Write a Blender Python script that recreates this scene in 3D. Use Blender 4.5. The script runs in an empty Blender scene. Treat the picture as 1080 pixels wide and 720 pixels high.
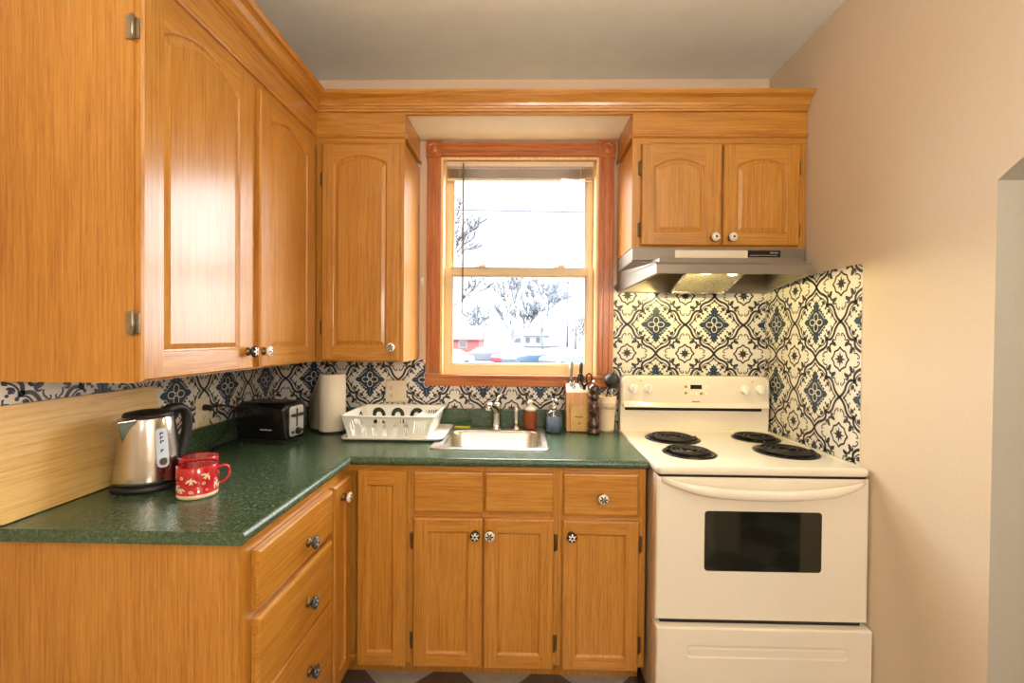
import bpy, math, random
from math import sin, cos, pi, radians, sqrt, atan2
from mathutils import Vector, Matrix
from mathutils.geometry import tessellate_polygon

random.seed(7)
SC = bpy.context.scene
COL = SC.collection

# ------------------------------------------------------------------ colours
def lin(r, g, b):
    f = lambda c: (c / 255 / 12.92) if c / 255 <= 0.04045 else ((c / 255 + 0.055) / 1.055) ** 2.4
    return (f(r), f(g), f(b), 1.0)

# ------------------------------------------------------------------ materials
class NT:
    def __init__(s, name):
        s.m = bpy.data.materials.new(name)
        s.m.use_nodes = True
        s.t = s.m.node_tree
        s.t.nodes.clear()
        s.out = s.n('ShaderNodeOutputMaterial')
    def n(s, typ, **kw):
        nd = s.t.nodes.new(typ)
        for k, v in kw.items():
            if k.startswith('i_'):
                nd.inputs[k[2:].replace('_', ' ')].default_value = v
            else:
                setattr(nd, k, v)
        return nd
    def l(s, a, b):
        s.t.links.new(a, b)
    def ramp(s, fac, stops, interp='LINEAR'):
        r = s.n('ShaderNodeValToRGB')
        r.color_ramp.interpolation = interp
        el = r.color_ramp.elements
        while len(el) < len(stops):
            el.new(0.5)
        for e, (p, c) in zip(el, stops):
            e.position = p
            e.color = c if len(c) == 4 else (*c, 1)
        s.l(fac, r.inputs['Fac'])
        return r
    def principled(s, col=None, rough=0.5, metal=0.0, **kw):
        p = s.n('ShaderNodeBsdfPrincipled')
        if col is not None:
            p.inputs['Base Color'].default_value = col
        p.inputs['Roughness'].default_value = rough
        p.inputs['Metallic'].default_value = metal
        for k, v in kw.items():
            p.inputs[k.replace('_', ' ')].default_value = v
        s.l(p.outputs[0], s.out.inputs['Surface'])
        return p
    def coords(s, scale, rnd=True, obj=True):
        tc = s.n('ShaderNodeTexCoord')
        mp = s.n('ShaderNodeMapping')
        mp.inputs['Scale'].default_value = scale
        src = tc.outputs['Object'] if obj else tc.outputs['Generated']
        if rnd:
            oi = s.n('ShaderNodeObjectInfo')
            mu = s.n('ShaderNodeMath', operation='MULTIPLY')
            mu.inputs[1].default_value = 13.0
            s.l(oi.outputs['Random'], mu.inputs[0])
            va = s.n('ShaderNodeVectorMath', operation='ADD')
            s.l(src, va.inputs[0])
            s.l(mu.outputs[0], va.inputs[1])
            src = va.outputs[0]
        s.l(src, mp.inputs['Vector'])
        return mp.outputs[0]

def simple(name, col, rough=0.5, metal=0.0, noise=0.0, nscale=30.0, bump=0.0, **kw):
    """a procedural material: a base colour with a faint noise mottling"""
    t = NT(name)
    p = t.principled(col, rough, metal, **kw)
    v = t.coords((1, 1, 1))
    nz = t.n('ShaderNodeTexNoise', i_Scale=nscale, i_Detail=4.0)
    t.l(v, nz.inputs['Vector'])
    k = 1 - noise
    r = t.ramp(nz.outputs['Fac'], [(0.3, (col[0] * k, col[1] * k, col[2] * k, 1)), (0.7, col)])
    t.l(r.outputs[0], p.inputs['Base Color'])
    if bump:
        b = t.n('ShaderNodeBump', i_Strength=bump, i_Distance=0.002)
        t.l(nz.outputs['Fac'], b.inputs['Height'])
        t.l(b.outputs[0], p.inputs['Normal'])
    return t.m

def wood(name, axis, dark, mid, light, rough=0.33, bump=0.06, sc=1.0, coat=0.0, contrast=1.0):
    t = NT(name)
    p = t.principled(mid, rough)
    p.inputs['Coat Weight'].default_value = coat
    p.inputs['Coat Roughness'].default_value = 0.2; p.inputs['Coat IOR'].default_value = 1.6
    def sv(across, along):
        q = [across * sc] * 3
        q['XYZ'.index(axis)] = along * sc
        return tuple(q)
    # broad wavy bands
    v1 = t.coords(sv(7, 0.7))
    n1 = t.n('ShaderNodeTexNoise', i_Scale=1.0, i_Detail=3.0, i_Distortion=1.2)
    t.l(v1, n1.inputs['Vector'])
    # cathedral rings
    m1 = t.n('ShaderNodeMath', operation='MULTIPLY'); m1.inputs[1].default_value = 34.0
    t.l(n1.outputs['Fac'], m1.inputs[0])
    s1 = t.n('ShaderNodeMath', operation='SINE')
    t.l(m1.outputs[0], s1.inputs[0])
    # fine streaks
    v2 = t.coords(sv(150, 3.5))
    n2 = t.n('ShaderNodeTexNoise', i_Scale=1.0, i_Detail=5.0, i_Roughness=0.65)
    t.l(v2, n2.inputs['Vector'])
    # pores
    v3 = t.coords(sv(420, 22))
    n3 = t.n('ShaderNodeTexNoise', i_Scale=1.0, i_Detail=2.0)
    t.l(v3, n3.inputs['Vector'])
    a = t.n('ShaderNodeMath', operation='MULTIPLY_ADD'); a.inputs[1].default_value = 0.034 * contrast
    t.l(s1.outputs[0], a.inputs[0]); t.l(n2.outputs['Fac'], a.inputs[2])
    b = t.n('ShaderNodeMath', operation='MULTIPLY_ADD'); b.inputs[1].default_value = 0.45; 
    t.l(n3.outputs['Fac'], b.inputs[0]); t.l(a.outputs[0], b.inputs[2])
    r = t.ramp(b.outputs[0], [(0.50, dark), (0.70, mid), (0.95, light)])
    t.l(r.outputs[0], p.inputs['Base Color'])
    bp = t.n('ShaderNodeBump', i_Strength=bump, i_Distance=0.002)
    t.l(b.outputs[0], bp.inputs['Height'])
    t.l(bp.outputs[0], p.inputs['Normal'])
    return t.m

MAT = {}
OD, OM, OL = lin(160, 101, 30), lin(185, 125, 44), lin(202, 144, 62)
for ax, nm in (('X', 'oak_x'), ('Y', 'oak_y'), ('Z', 'oak_z')):
    MAT[nm] = wood('honey_' + nm, ax, OD, OM, OL, bump=0.22 if ax == 'Z' else 0.15, coat=0.35, contrast=1.0 if ax == 'Z' else 2.0)
PD, PM, PL = lin(148, 76, 32), lin(180, 102, 48), lin(204, 132, 72)
for ax, nm in (('X', 'pine_x'), ('Z', 'pine_z')):
    MAT[nm] = wood('window_' + nm, ax, PD, PM, PL, coat=0.2, contrast=0.8)
MAT['maple'] = wood('pale_board_wood', 'Y', lin(198, 150, 78), lin(222, 180, 106), lin(232, 196, 130), rough=0.45, contrast=0.7)
MAT['block_wood'] = wood('knife_block_wood', 'Z', lin(190, 128, 74), lin(214, 156, 98), lin(226, 176, 120), rough=0.4, sc=1.6)
MAT['mill_wood'] = wood('pepper_mill_wood', 'Z', lin(34, 12, 9), lin(56, 22, 15), lin(78, 34, 22), rough=0.2, sc=2, coat=0.5)

MAT['wall'] = simple('peach_wall_paint', lin(216, 198, 172), 0.75, noise=0.04, nscale=120, bump=0.05)
MAT['wall_inner'] = simple('cream_wall_paint', lin(226, 200, 172), 0.7, noise=0.04, nscale=120)
MAT['ceiling'] = simple('ceiling_paint', lin(232, 234, 224), 0.85, noise=0.05, nscale=9)
MAT['hall'] = simple('hall_grey_paint', lin(190, 180, 160), 0.8, noise=0.04, nscale=80)
MAT['soffit'] = simple('soffit_white_paint', lin(236, 228, 204), 0.6, noise=0.04, nscale=14)
MAT['white_plastic'] = simple('white_plastic', lin(248, 246, 236), 0.35, noise=0.02)
MAT['ivory_plastic'] = simple('ivory_outlet_plastic', lin(232, 216, 184), 0.4, noise=0.02)
MAT['enamel'] = simple('bisque_range_enamel', lin(242, 232, 212), 0.22, noise=0.015, nscale=60, Coat_Weight=0.4, Coat_Roughness=0.1)
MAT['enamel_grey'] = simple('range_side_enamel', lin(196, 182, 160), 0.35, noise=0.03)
MAT['black_gloss'] = simple('black_gloss_plastic', lin(20, 19, 19), 0.18, noise=0.1)
MAT['black_matte'] = simple('black_matte_plastic', lin(26, 25, 25), 0.5, noise=0.15)
MAT['dark_gap'] = simple('dark_recess', lin(34, 24, 16), 0.8, noise=0.1)
MAT['coil'] = simple('burner_coil_metal', lin(36, 30, 27), 0.45, 0.5, noise=0.2)
MAT['drip_pan'] = simple('black_drip_pan', lin(30, 24, 22), 0.3, 0.3, noise=0.2)
MAT['toaster_chrome'] = simple('toaster_chrome_panel', lin(226, 224, 218), 0.3, 0.55, noise=0.03)
MAT['chrome'] = simple('chrome', lin(222, 220, 214), 0.12, 1.0, noise=0.03)
MAT['hinge_metal'] = simple('antique_hinge_metal', lin(124, 100, 70), 0.35, 0.8, noise=0.4, nscale=200)
MAT['steel_hinge'] = simple('worn_steel_hinge', lin(176, 162, 138), 0.35, 0.9, noise=0.25, nscale=150)
MAT['steel_dark'] = simple('dark_steel', lin(120, 112, 100), 0.4, 0.8, noise=0.1)
MAT['hood_paint'] = simple('hood_almond_paint', lin(138, 128, 114), 0.38, 0.4, noise=0.03)
MAT['red_glaze'] = simple('red_mug_glaze', lin(190, 22, 34), 0.15, noise=0.1, Coat_Weight=0.5)
MAT['red_inside'] = simple('dark_red_mug_inside', lin(120, 14, 22), 0.2, noise=0.1)
MAT['cream_glaze'] = simple('cream_glaze', lin(240, 218, 186), 0.25, noise=0.05)
MAT['paper'] = simple('paper_towel', lin(240, 228, 206), 0.9, noise=0.05, nscale=160, bump=0.15)
MAT['sponge_yellow'] = simple('yellow_sponge', lin(222, 196, 60), 0.95, noise=0.25, nscale=160, bump=0.5)
MAT['sponge_green'] = simple('green_scouring_pad', lin(50, 110, 70), 0.95, noise=0.3, nscale=200, bump=0.5)
MAT['vinyl'] = simple('beige_sash_vinyl', lin(222, 200, 164), 0.4, noise=0.03)
MAT['jamb'] = wood('jamb_light_wood', 'Z', lin(214, 168, 104), lin(234, 196, 136), lin(244, 214, 160), contrast=0.6, sc=0.8)
MAT['blind'] = simple('cream_blind_slats', lin(226, 208, 182), 0.5, noise=0.04)
MAT['wand'] = simple('grey_blind_wand', lin(108, 96, 84), 0.3, noise=0.05)
MAT['grout'] = simple('tile_ground_white', lin(232, 226, 214), 0.3, noise=0.05, nscale=40, Coat_Weight=0.3)
MAT['tile_line'] = simple('tile_charcoal_line', lin(44, 44, 52), 0.35, noise=0.1)
MAT['tile_blue'] = simple('tile_navy_motif', lin(34, 60, 84), 0.35, noise=0.25, nscale=60)
MAT['tile_leaf'] = simple('tile_slate_leaf', lin(48, 56, 62), 0.35, noise=0.2, nscale=60)
MAT['knife_handle'] = simple('grey_knife_handle', lin(136, 140, 130), 0.35, 0.3, noise=0.1)
MAT['steel'] = simple('polished_steel', lin(205, 200, 192), 0.2, 1.0, noise=0.04)
MAT['ink'] = simple('dark_printed_ink', lin(48, 42, 34), 0.5, noise=0.1)
MAT['ink_pale'] = simple('pale_printed_ink', lin(190, 184, 172), 0.5, noise=0.1)
MAT['label_white'] = simple('hood_white_label', lin(246, 234, 206), 0.4, noise=0.12, nscale=14)
MAT['lcd'] = simple('range_display_glass', lin(28, 32, 26), 0.1, noise=0.1)
MAT['key_green'] = simple('panel_key_green', lin(150, 150, 70), 0.5, noise=0.05)
MAT['rubber'] = simple('black_rubber_cord', lin(16, 16, 17), 0.5, noise=0.1)
MAT['burgundy'] = simple('burgundy_handle', lin(66, 22, 30), 0.3, noise=0.1)
MAT['lamp_lens'] = None

# brushed stainless, vertical streaks
def brushed(name, col, rough, axis, amt=0.12):
    t = NT(name)
    p = t.principled(col, rough, 1.0)
    s = [2.0] * 3; s['XYZ'.index(axis)] = 300.0
    v = t.coords(tuple(s))
    nz = t.n('ShaderNodeTexNoise', i_Scale=1.0, i_Detail=2.0)
    t.l(v, nz.inputs['Vector'])
    r = t.ramp(nz.outputs['Fac'], [(0.3, (rough - amt / 2,) * 3), (0.7, (rough + amt / 2,) * 3)])
    t.l(r.outputs[0], p.inputs['Roughness'])
    return t.m
MAT['kettle_steel'] = brushed('brushed_kettle_steel', lin(200, 196, 190), 0.2, 'Z', 0.05)
MAT['sink_steel'] = brushed('brushed_sink_steel', lin(214, 208, 198), 0.30, 'Y', 0.08)

# green laminate
t = NT('green_laminate_counter')
p = t.principled(lin(62, 92, 66), 0.26)
v = t.coords((1, 1, 1), rnd=False)
n1 = t.n('ShaderNodeTexNoise', i_Scale=120.0, i_Detail=4.0, i_Roughness=0.7, i_Distortion=0.8); t.l(v, n1.inputs['Vector'])
n2 = t.n('ShaderNodeTexNoise', i_Scale=150.0, i_Detail=3.0); t.l(v, n2.inputs['Vector'])
mx = t.n('ShaderNodeMath', operation='MULTIPLY_ADD'); mx.inputs[1].default_value = 0.5
t.l(n2.outputs['Fac'], mx.inputs[0]); t.l(n1.outputs['Fac'], mx.inputs[2])
r = t.ramp(mx.outputs[0], [(0.48, lin(46, 62, 46)), (0.75, lin(62, 84, 60)), (1.0, lin(104, 124, 94))])
t.l(r.outputs[0], p.inputs['Base Color'])
MAT['laminate'] = t.m

# floor: diagonal checkerboard vinyl
t = NT('checkered_floor_tile')
p = t.principled(lin(150, 140, 125), 0.35)
tc = t.n('ShaderNodeTexCoord')
mp = t.n('ShaderNodeMapping'); mp.inputs['Rotation'].default_value = (0, 0, pi / 4); mp.inputs['Location'].default_value = (0.127, 0.0, 0)
t.l(tc.outputs['Object'], mp.inputs['Vector'])
ck = t.n('ShaderNodeTexChecker', i_Scale=1 / 0.285); t.l(mp.outputs[0], ck.inputs['Vector'])
ck.inputs['Color1'].default_value = lin(176, 166, 148); ck.inputs['Color2'].default_value = lin(84, 66, 54)
nz = t.n('ShaderNodeTexNoise', i_Scale=24.0, i_Detail=5.0); t.l(tc.outputs['Object'], nz.inputs['Vector'])
mm = t.n('ShaderNodeMixRGB', blend_type='MULTIPLY'); mm.inputs['Fac'].default_value = 0.5
t.l(ck.outputs[0], mm.inputs[1]); t.l(nz.outputs['Fac'], mm.inputs[2]); 
g = t.n('ShaderNodeGamma'); g.inputs['Gamma'].default_value = 0.85; t.l(mm.outputs[0], g.inputs[0])
t.l(g.outputs[0], p.inputs['Base Color'])
MAT['floor'] = t.m

# thin window pane: mostly see-through with a fresnel sheen
def pane_mat(name, tint=(1, 1, 1, 1), refl=0.06):
    t = NT(name)
    tr = t.n('ShaderNodeBsdfTransparent'); tr.inputs[0].default_value = tint
    gl = t.n('ShaderNodeBsdfGlossy'); gl.inputs['Roughness'].default_value = 0.02
    fr = t.n('ShaderNodeLayerWeight', i_Blend=0.25)
    mu = t.n('ShaderNodeMath', operation='MULTIPLY'); mu.inputs[1].default_value = 0.5
    ad = t.n('ShaderNodeMath', operation='ADD'); ad.inputs[1].default_value = refl
    t.l(fr.outputs['Fresnel'], mu.inputs[0]); t.l(mu.outputs[0], ad.inputs[0])
    ms = t.n('ShaderNodeMixShader')
    t.l(ad.outputs[0], ms.inputs[0]); t.l(tr.outputs[0], ms.inputs[1]); t.l(gl.outputs[0], ms.inputs[2])
    t.l(ms.outputs[0], t.out.inputs['Surface'])
    return t.m
MAT['pane'] = pane_mat('window_glass', refl=0.0)
MAT['bottle_glass'] = pane_mat('clear_bottle_glass', (0.88, 0.92, 0.93, 1), 0.12)
t = NT('blue_soap_liquid'); t.principled(lin(126, 156, 200), 0.15, 0.0, Transmission_Weight=0.35); MAT['blue_liquid'] = t.m
t = NT('amber_soap_liquid'); t.principled(lin(226, 118, 56), 0.1, 0.0, Transmission_Weight=0.6, IOR=1.35); MAT['amber'] = t.m
t = NT('gauge_window'); t.principled(lin(206, 220, 236), 0.12); MAT['gauge'] = t.m
t = NT('oven_window_glass'); t.principled(lin(24, 26, 20), 0.08, 0.0, Coat_Weight=0.5); MAT['oven_glass'] = t.m

def emis(name, col, st):
    t = NT(name)
    e = t.n('ShaderNodeEmission'); e.inputs[0].default_value = col; e.inputs[1].default_value = st
    t.l(e.outputs[0], t.out.inputs['Surface'])
    return t.m
MAT['bulb'] = emis('hood_bulb_glow', lin(255, 226, 160), 14.0)

# painted ceramic knob: radial petals around a dark centre
def knob_mat(name, ground, petal, centre):
    t = NT(name)
    p = t.principled(ground, 0.15, Coat_Weight=0.4)
    tc = t.n('ShaderNodeTexCoord')
    sp = t.n('ShaderNodeSeparateXYZ'); t.l(tc.outputs['Object'], sp.inputs[0])
    at = t.n('ShaderNodeMath', operation='ARCTAN2'); t.l(sp.outputs['X'], at.inputs[0]); t.l(sp.outputs['Y'], at.inputs[1])
    m6 = t.n('ShaderNodeMath', operation='MULTIPLY'); m6.inputs[1].default_value = 6.0; t.l(at.outputs[0], m6.inputs[0])
    cs = t.n('ShaderNodeMath', operation='COSINE'); t.l(m6.outputs[0], cs.inputs[0])
    cb = t.n('ShaderNodeCombineXYZ'); t.l(sp.outputs['X'], cb.inputs[0]); t.l(sp.outputs['Y'], cb.inputs[1])
    ln = t.n('ShaderNodeVectorMath', operation='LENGTH'); t.l(cb.outputs[0], ln.inputs[0])
    r1 = t.n('ShaderNodeMath', operation='MULTIPLY_ADD'); r1.inputs[1].default_value = 0.0046; r1.inputs[2].default_value = 0.0112
    t.l(cs.outputs[0], r1.inputs[0])
    c1 = t.n('ShaderNodeMath', operation='LESS_THAN'); t.l(ln.outputs['Value'], c1.inputs[0]); t.l(r1.outputs[0], c1.inputs[1])
    c2 = t.n('ShaderNodeMath', operation='LESS_THAN'); t.l(ln.outputs['Value'], c2.inputs[0]); c2.inputs[1].default_value = 0.0048
    x1 = t.n('ShaderNodeMixRGB'); x1.inputs[1].default_value = ground; x1.inputs[2].default_value = petal; t.l(c1.outputs[0], x1.inputs[0])
    x2 = t.n('ShaderNodeMixRGB'); x2.inputs[2].default_value = centre; t.l(c2.outputs[0], x2.inputs[0]); t.l(x1.outputs[0], x2.inputs[1])
    t.l(x2.outputs[0], p.inputs['Base Color'])
    return t.m
W_, B_, R_, S_ = lin(238, 232, 220), lin(30, 28, 34), lin(120, 46, 44), lin(150, 150, 150)
MAT['knob_white'] = knob_mat('knob_white_flower', B_, W_, B_)
MAT['knob_dark'] = knob_mat('knob_dark_flower', W_, B_, S_)
MAT['knob_cream'] = knob_mat('knob_cream_dot', W_, lin(226, 218, 200), B_)
MAT['knob_red'] = knob_mat('knob_red_flower', W_, R_, W_)
MAT['knob_slate'] = knob_mat('knob_slate_flower', lin(52, 58, 66), lin(150, 156, 160), B_)

# ------------------------------------------------------------------ mesh builder
class M:
    def __init__(s):
        s.v = []; s.f = []; s.mi = []; s.sm = []
    def add(s, vs, fs, mi=0, smooth=False):
        b = len(s.v)
        s.v += [tuple(q) for q in vs]
        for f in fs:
            s.f.append([b + i for i in f]); s.mi.append(mi); s.sm.append(smooth)
        return s
    def box(s, x0, x1, y0, y1, z0, z1, mi=0):
        return s.add([(x0, y0, z0), (x1, y0, z0), (x1, y1, z0), (x0, y1, z0), (x0, y0, z1), (x1, y0, z1), (x1, y1, z1), (x0, y1, z1)],
                     [(0, 3, 2, 1), (4, 5, 6, 7), (0, 1, 5, 4), (1, 2, 6, 5), (2, 3, 7, 6), (3, 0, 4, 7)], mi)
    def lathe(s, prof, c=(0, 0, 0), seg=32, mi=0, smooth=True, axis='Z', sx=1.0, sy=1.0):
        vs = []; fs = []
        n = len(prof)
        for k in range(seg):
            a = 2 * pi * k / seg
            for r, z in prof:
                x, y = r * cos(a) * sx, r * sin(a) * sy
                q = {'Z': (x, y, z), 'Y': (x, -z, y), 'X': (z, x, y)}[axis]
                vs.append((c[0] + q[0], c[1] + q[1], c[2] + q[2]))
        for k in range(seg):
            k2 = (k + 1) % seg
            for i in range(n - 1):
                fs.append((k * n + i, k2 * n + i, k2 * n + i + 1, k * n + i + 1))
        s.add(vs, fs, mi, smooth)
        b = len(s.v) - len(vs)
        for i, rev in ((0, True), (n - 1, False)):
            if prof[i][0] > 1e-6:
                f = [b + k * n + i for k in range(seg)]
                s.f.append(f[::-1] if rev else f); s.mi.append(mi); s.sm.append(False)
        return s
    def tube(s, pts, r, seg=8, mi=0, closed=False, smooth=True, flat=None):
        pts = [Vector(q) for q in pts]
        n = len(pts)
        rs = r if isinstance(r, (list, tuple)) else [r] * n
        vs = []; fs = []
        up = None
        for i, q in enumerate(pts):
            a = pts[(i - 1) % n] if (closed or i > 0) else q
            b = pts[(i + 1) % n] if (closed or i < n - 1) else q
            t = (b - a).normalized()
            if up is None:
                up = Vector((0, 0, 1)) if abs(t.z) < 0.9 else Vector((1, 0, 0))
            sd = t.cross(up)
            if sd.length < 1e-6: sd = t.cross(Vector((0, 1, 0)))
            sd.normalize(); up = sd.cross(t).normalized()
            for k in range(seg):
                an = 2 * pi * k / seg
                fa, fb = (1, 1) if flat is None else flat
                vs.append(q + sd * (cos(an) * rs[i] * fa) + up * (sin(an) * rs[i] * fb))
        m = n if closed else n - 1
        for i in range(m):
            j = (i + 1) % n
            for k in range(seg):
                k2 = (k + 1) % seg
                fs.append((i * seg + k, i * seg + k2, j * seg + k2, j * seg + k))
        if not closed:
            fs.append(tuple(range(seg))[::-1]); fs.append(tuple((n - 1) * seg + k for k in range(seg)))
        return s.add(vs, fs, mi, smooth)
    def prism(s, poly, fm, n0, n1, mi=0, holes=(), smooth=False):
        """2D polygon (with holes) extruded between depths n0 and n1; fm maps (u, v, n) to space"""
        loops = [list(poly)] + [list(h) for h in holes]
        flat = [q for L in loops for q in L]
        N = len(flat)
        vs = [fm(u, v, n0) for u, v in flat] + [fm(u, v, n1) for u, v in flat]
        fs = []
        if not holes:
            fs.append(tuple(range(N))); fs.append(tuple(range(N, 2 * N))[::-1])
        else:
            tris = tessellate_polygon([[Vector((u, v, 0)) for u, v in L] for L in loops])
            for a, b, c in tris:
                fs.append((a, b, c)); fs.append((c + N, b + N, a + N))
        o = 0
        for L in loops:
            k = len(L)
            for i in range(k):
                j = (i + 1) % k
                fs.append((o + i, o + i + N, o + j + N, o + j))
            o += k
        return s.add(vs, fs, mi, smooth)
    def loops(s, loops, mi=0, cap0=False, cap1=False, smooth=False):
        k = len(loops[0]); vs = [q for L in loops for q in L]; fs = []
        for a in range(len(loops) - 1):
            for i in range(k):
                j = (i + 1) % k
                fs.append((a * k + i, a * k + j, (a + 1) * k + j, (a + 1) * k + i))
        s.add(vs, fs, mi, smooth)
        b = len(s.v) - len(vs)
        if cap0: s.f.append([b + i for i in range(k)][::-1]); s.mi.append(mi); s.sm.append(False)
        if cap1: s.f.append([b + (len(loops) - 1) * k + i for i in range(k)]); s.mi.append(mi); s.sm.append(False)
        return s
    def xform(s, fn):
        s.v = [tuple(fn(*q)) for q in s.v]; return s

WO = {}   # object name -> world origin (things are turned only after all parts are in)

def build(name, m, mats, parent=None, origin=None, bevel=0.0, fix=True, seg=2):
    me = bpy.data.meshes.new(name)
    xs, ys, zs = zip(*m.v)
    c = ((min(xs) + max(xs)) / 2, (min(ys) + max(ys)) / 2, (min(zs) + max(zs)) / 2)
    if parent is None: c = (c[0], c[1], min(zs))
    if origin is not None: c = origin
    me.from_pydata([(x - c[0], y - c[1], z - c[2]) for x, y, z in m.v], [], m.f)
    for mt in (mats if isinstance(mats, (list, tuple)) else [mats]):
        me.materials.append(MAT[mt] if isinstance(mt, str) else mt)
    for pl, mi, sm in zip(me.polygons, m.mi, m.sm):
        pl.material_index = mi; pl.use_smooth = sm
    me.update()
    if fix:
        import bmesh
        bm = bmesh.new(); bm.from_mesh(me)
        bmesh.ops.remove_doubles(bm, verts=bm.verts, dist=1e-6)
        bmesh.ops.recalc_face_normals(bm, faces=bm.faces)
        bm.to_mesh(me); bm.free()
    o = bpy.data.objects.new(name, me); COL.objects.link(o)
    pw = WO[parent.name] if parent is not None else (0, 0, 0)
    o.location = (c[0] - pw[0], c[1] - pw[1], c[2] - pw[2])
    if parent is not None: o.parent = parent
    WO[o.name] = c
    if bevel:
        b = o.modifiers.new('bevel', 'BEVEL'); b.width = bevel; b.segments = seg; b.limit_method = 'ANGLE'; b.angle_limit = radians(40)
    return o

def tag(o, label=None, cat=None, group=None, kind=None):
    if label: o['label'] = label
    if cat: o['category'] = cat
    if group: o['group'] = group
    if kind: o['kind'] = kind
    return o

def thing(name, loc, label, cat, group=None, kind=None):
    o = bpy.data.objects.new(name, None); COL.objects.link(o)
    o.location = loc; o.empty_display_size = 0.05
    WO[o.name] = tuple(loc)
    return tag(o, label, cat, group, kind)

def struct(name, m, mats, parent=None, **kw):
    o = build(name, m, mats, parent, **kw)
    if parent is None: o['kind'] = 'structure'
    return o

def text_polys(s, size):
    """outline text as a flat mesh centred on the origin, (verts2d, faces)"""
    cu = bpy.data.curves.new('lettering', 'FONT'); cu.body = s; cu.size = size; cu.align_x = 'CENTER'; cu.align_y = 'CENTER'
    ob = bpy.data.objects.new('lettering', cu); COL.objects.link(ob)
    dg = bpy.context.evaluated_depsgraph_get()
    me = ob.evaluated_get(dg).to_mesh()
    vs = [(q.co.x, q.co.y) for q in me.vertices]; fs = [tuple(p.vertices) for p in me.polygons]
    ob.evaluated_get(dg).to_mesh_clear()
    bpy.data.objects.remove(ob); bpy.data.curves.remove(cu)
    return vs, fs

# ------------------------------------------------------------------ key dimensions (metres; camera stands over x=0, y=0)
BW = 2.358          # back wall face
LW = -1.30          # left wall face
RW = 1.260          # right wall face
CZ = 2.7175         # ceiling
CT = 0.914          # counter top
FRONT = -2.6        # wall behind the camera

back = lambda Y: (lambda u, v, n: (u, Y - n, v))       # faces the camera
left = lambda X: (lambda u, v, n: (X + n, u, v))       # faces right
right = lambda X: (lambda u, v, n: (X - n, u, v))      # faces left

# ------------------------------------------------------------------ room shell
m = M().box(LW - 0.2, 3.0, FRONT - 0.2, BW + 0.15, -0.15, 0.0)
struct('floor', m, 'floor', origin=(0, 0, 0))
m = M().box(LW - 0.2, 3.0, FRONT - 0.2, BW + 0.15, CZ, CZ + 0.12)
struct('ceiling', m, 'ceiling')
# back wall with the window opening
WX0, WX1, WZ0, WZ1 = -0.424, 0.392, 1.172, 2.312
m = M().prism([(LW - 0.2, 0), (3.0, 0), (3.0, CZ), (LW - 0.2, CZ)], back(BW), 0, -0.15,
              holes=[[(WX0, WZ0), (WX0, WZ1), (WX1, WZ1), (WX1, WZ0)]])
struct('wall_back', m, 'wall_inner')
m = M().box(LW - 0.2, LW, FRONT - 0.2, BW, 0, CZ)
struct('wall_left', m, 'wall')
m = M().box(LW, 3.0, FRONT - 0.2, FRONT, 0, CZ)
struct('wall_front', m, 'wall')
# right wall with the arched opening to the hall
a0, a1, zs = 0.33, 1.231, 1.812
R = 0.45 / sin(radians(34)); cyc = (a0 + a1) / 2; czc = zs - R * cos(radians(34))
arch = [(cyc + R * sin(radians(t)), czc + R * cos(radians(t))) for t in [34 - 68 * k / 24 for k in range(25)]]
poly = [(BW, 0), (BW, CZ), (FRONT, CZ), (FRONT, 0), (a0, 0)] + arch[::-1] + [(a1, 0)]
m = M().prism(poly, lambda u, v, n: (RW + n, u, v), 0, 0.17)
wr = struct('wall_right', m, ['wall', 'hall'])
for pl_ in wr.data.polygons:
    if pl_.normal.y < -0.5 and pl_.center.z > -9 and abs(pl_.center.y + wr.location.y - a1) < 0.002: pl_.material_index = 1
    elif pl_.normal.z < -0.2 and zs - 0.01 < pl_.center.z + wr.location.z < 2.2: pl_.material_index = 1
m = M().box(2.9, 3.0, FRONT, BW, 0, CZ)
struct('wall_hall', m, 'hall')

# soffit over the window
m = M().box(-0.533, 0.488, 2.062, BW - 0.001, 2.398, 2.412)
struct('trim_2', m, 'soffit')

# ------------------------------------------------------------------ sweeps along the left run then the back run
def sweep(m, prof, X0, Y0, ystart, xend, mi_left=0, mi_back=1, close=True):
    """profile points (p, z): p is the distance out from the faces x = X0 and y = Y0 that meet in the corner"""
    L = [[(X0 + p, ystart, z) for p, z in prof], [(X0 + p, Y0 - p, z) for p, z in prof], [(xend, Y0 - p, z) for p, z in prof]]
    n = len(prof)
    for a, mi in ((0, mi_left), (1, mi_back)):
        vs = L[a] + L[a + 1]
        fs = [(i, (i + 1) % n, n + (i + 1) % n, n + i) for i in range(n if close else n - 1)]
        m.add(vs, fs, mi)
    m.add(L[0], [tuple(range(n))], mi_left); m.add(L[2], [tuple(range(n))[::-1]], mi_back)
    return m

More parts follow.
